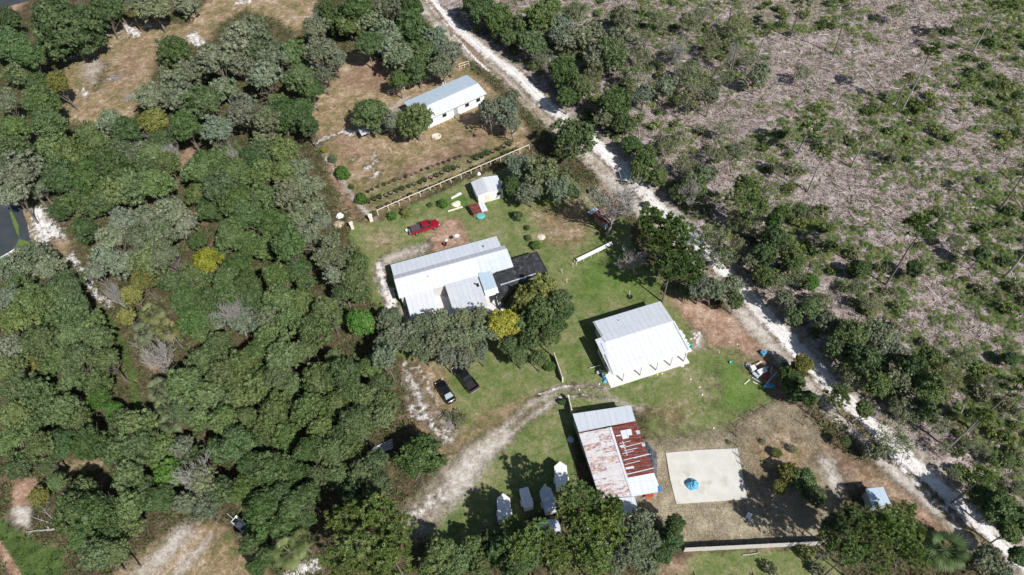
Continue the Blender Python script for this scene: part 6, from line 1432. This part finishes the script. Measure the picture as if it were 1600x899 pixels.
# ------------------------------------------------------------------ junk pile
def junk(name, px, py, rz, build, label, cat):
    t = at(name, px, py, rz, label, cat); build(t); return t
def cabinet(m1, d, lid):
    def f(t):
        MB().box((0, 0, d[2]/2), d).build("case", m1, t, .03); MB().box((0, 0, d[2]+.03), (d[0]+.04, d[1]+.04, .05)).build("lid", lid, t, .01); MB().box((d[0]/2+.02, 0, d[2]*.6), (.03, .06, .3)).build("handle", M_RIM, t)
    return f
junk("freezer", 1189, 584, .35, cabinet(M_WHITE, (1.5, .8, .95), M_WHITE), "white chest freezer in the middle of the junk pile", "freezer")
junk("washing_machine", 1175, 579, .2, cabinet(mottled("pale_blue_enamel", (.5, .58, .62), (.65, .7, .74), 3, .4), (.75, .75, .95), M_WHITE), "pale blue-white washing machine, left of the chest freezer", "washing machine")
junk("metal_locker", 1180, 588.5, -1.0, cabinet(M_GREYWALL, (1.1, .5, .5), M_SHEET), "grey metal locker lying beside the chest freezer", "locker")
junk("tool_crate", 1197, 588, .8, cabinet(mottled("red_crate_paint", (.25, .05, .035), (.4, .12, .08), 3, .6), (1.0, .8, .6), M_RUSTY), "rusty red crate, right of the chest freezer", "crate")
junk("fish_bin", 1192, 553.5, .4, lambda t: (MB().box((0, 0, .3), (.85, .75, .6)).build("case", M_BLUET, t, .04), MB().box((0, 0, .61), (.5, .4, .03)).build("lid", M_BLUEP, t, .01)), "bright blue bin standing alone above the junk pile", "bin")
g = G(1202, 603); crumple("tarp_bundle", .8, .3, M_BLUET, (g[0], g[1], 0), 90, "light blue tarp heap at the junk pile's lower edge", "tarp", 1.4, .6)
g = G(1168, 571); crumple("grey_sack", .5, .4, M_SHEET, (g[0], g[1], 0), 91, "grey sack at the junk pile's upper left", "sack")
for i, (a, b_, lab) in enumerate((((1175, 590), (1190, 600), "pale board across the junk pile's lower left"), ((1196, 602), (1212, 585), "long grey pole on the junk pile's right"), ((1190, 566), (1180, 574), "cream board leaning above the chest freezer"),
                                  ((1163, 601), (1171, 594), "cream board end left of the junk pile"), ((1176, 597), (1183, 601), "short cream board below the junk pile"), ((1205, 575), (1200, 592), "grey plank between crate and bushes"))):
    A = G(*a); B = G(*b_); d = B-A; Ln = float(np.hypot(d[0], d[1])); mb = MB(); mb.box((0, 0, 0), (Ln, .18, .05)); o = mb.build("board", M_CREAM if i in (2, 3, 4) else M_SHEET, None, .01); o.location = ((A[0]+B[0])/2, (A[1]+B[1])/2, .55 if i in (1, 2, 5) else .12); o.rotation_euler = (0, -.25 if i in (1, 2) else -.06, math.atan2(d[1], d[0])); tag(o, lab, "board")
t = at("metal_chair", 1197, 576, 2.0, "pale metal chair frame at the top of the junk pile", "chair")
MB().box((0, 0, .45), (.45, .45, .04)).build("seat", M_SHEET, t); MB().box((-.22, 0, .75), (.04, .45, .4)).build("backrest", M_SHEET, t)
for x in (-.2, .2):
    for y in (-.2, .2): MB().box((x, y, .21), (.035, .035, .46)).build("leg", M_SHEET, t)
t = at("wheelbarrow", 1169, 808, .9, "white wheelbarrow tipped in the weeds below the slab", "wheelbarrow")
n = 4; MB().loft([[(-.3, -.22, .3), (.3, -.22, .3), (.3, .22, .3), (-.3, .22, .3)], [(-.5, -.34, .62), (.45, -.34, .62), (.45, .34, .62), (-.5, .34, .62)]]).build("tray", M_WHITE, t)
for s in (1, -1): MB().tube((.4, s*.1, .2), (-1.0, s*.3, .55), .025, .025, 6).build("handle", M_SHEET, t)
wheel(t, .5, .05, .2, .1)
g = G(741, 586-7); lathe_obj("barrel", [(.28, 0), (.31, .2), (.31, .7), (.28, .9), (.25, .9), (.25, .87)], M_BLUEP, (g[0]+1.4, g[1]+2.2, 0), "blue barrel half under the oak near the black pickup", "barrel")
# brush heap and logs
def brush(name, px, py, n, R_, label, seed, mat=M_DEADWOOD):
    r_ = random.Random(seed); g = G(px, py); mb = MB()
    for k in range(n):
        a = r_.uniform(0, 6.28); L_ = r_.uniform(.5, 1.8); c = Vector((r_.gauss(0, R_*.4), r_.gauss(0, R_*.4), r_.uniform(.03, .35))); d = Vector((math.cos(a), math.sin(a), r_.uniform(-.25, .25)))*L_/2; mb.tube(c-d, c+d, .035, .015, 5, False)
    o = mb.build(name, mat); o.location = (g[0], g[1], 0); return tag(o, label, "brush heap")
brush("brush_heap", 706, 660, 130, 1.9, "pale grey brush heap beside the scraggly bush by the drive", 1)
brush("brush_heap", 205, 152, 60, 1.8, "pale brush heap at the lower edge of the brown glade", 2)
brush("brush_heap", 180, 122, 60, 2.0, "long pale brush heap in the middle of the brown glade", 3)
brush("brush_heap", 135, 88, 80, 2.5, "grey-white brush heap at the glade's left side", 4)
brush("brush_heap", 1260, 262, 60, 1.4, "pale brush heap on the clear-cut right of the thin pines", 5)
brush("brush_heap", 1335, 80, 50, 1.3, "bleached brush heap at the head of the long shadow", 6)
def log(a, b_, r_, label, mat=M_DEADWOOD, z=.12):
    A = G(*a); B = G(*b_); d = B-A; Ln = float(np.hypot(d[0], d[1])); o = MB(); rr2 = random.Random(int(a[0])); p = Vector((-Ln/2, 0, 0))
    for k in range(4):
        q = Vector((-Ln/2+Ln*(k+1)/4, rr2.uniform(-.12, .12), rr2.uniform(-.02, .05))); o.tube(p, q, r_*(1-k*.15), r_*(1-(k+1)*.15), 7, True); p = q
    for k in range(3): x = Ln*rr2.uniform(-.3, .4); o.tube((x, 0, 0), (x+.3, rr2.choice((-1, 1))*rr2.uniform(.3, .6), .15), r_*.4, r_*.2, 5)
    ob = o.build("fallen_log", mat); ob.location = ((A[0]+B[0])/2, (A[1]+B[1])/2, r_+.03); ob.rotation_euler = (0, 0, math.atan2(d[1], d[0])); return tag(ob, label, "log", "fallen logs in the clear-cut")
for a in (((1332, 83), (1348, 80), .2, "short white log at the head of the long thin shadow"), ((1270, 165), (1288, 159), .12, "pale log above the bright bush in the upper clear-cut"), ((1235, 258), (1300, 263), .12, "long pale log left of centre in the clear-cut"),
          ((1371, 423), (1400, 418), .2, "white log at the foot of the leaning tall pine"), ((1450, 442-14), (1480, 435), .12, "pale log above right of the tall pine's foot"), ((1545, 268), (1562, 269), .12, "short pale log near the right edge, middle"),
          ((1030, 46), (1048, 40), .12, "pale log at the top of the clear-cut's left side"), ((1228, 280), (1240, 292), .1, "thin curved dead branch left in the middle clear-cut"), ((1300, 285), (1325, 300), .12, "dark-shadowed log in the centre of the clear-cut"),
          ((1535, 157), (1548, 146), .12, "reddish-pale log near the upper right edge"), ((1340, 450), (1370, 449), .16, "bright white log beside the short dark stub"), ((1310, 70+40), (1330, 104), .1, "small pale log below the bleached brush heap"),
          ((1450, 225-10), (1465, 222), .11, "small pale log in the green patch upper right"), ((1585, 500), (1598, 492), .14, "white log touching the right edge, middle"), ((1085, 75), (1100, 70), .1, "small pale log among thin scrub at the top")):
    log(*a)
log((93, 826), (42, 833), .18, "long bleached fallen trunk at the bottom left edge of the woods"); log((92, 822), (52, 808), .10, "bleached limb fanning above the long fallen trunk"); log((90, 820), (66, 792), .09, "upper bleached limb of the fallen tree at bottom left")
log((192, 845), (202, 850), .14, "short pale log at the woods edge beside the dirt clearing"); log((1160, 868), (1188, 865), .12, "cream log on the grass below the board fence")
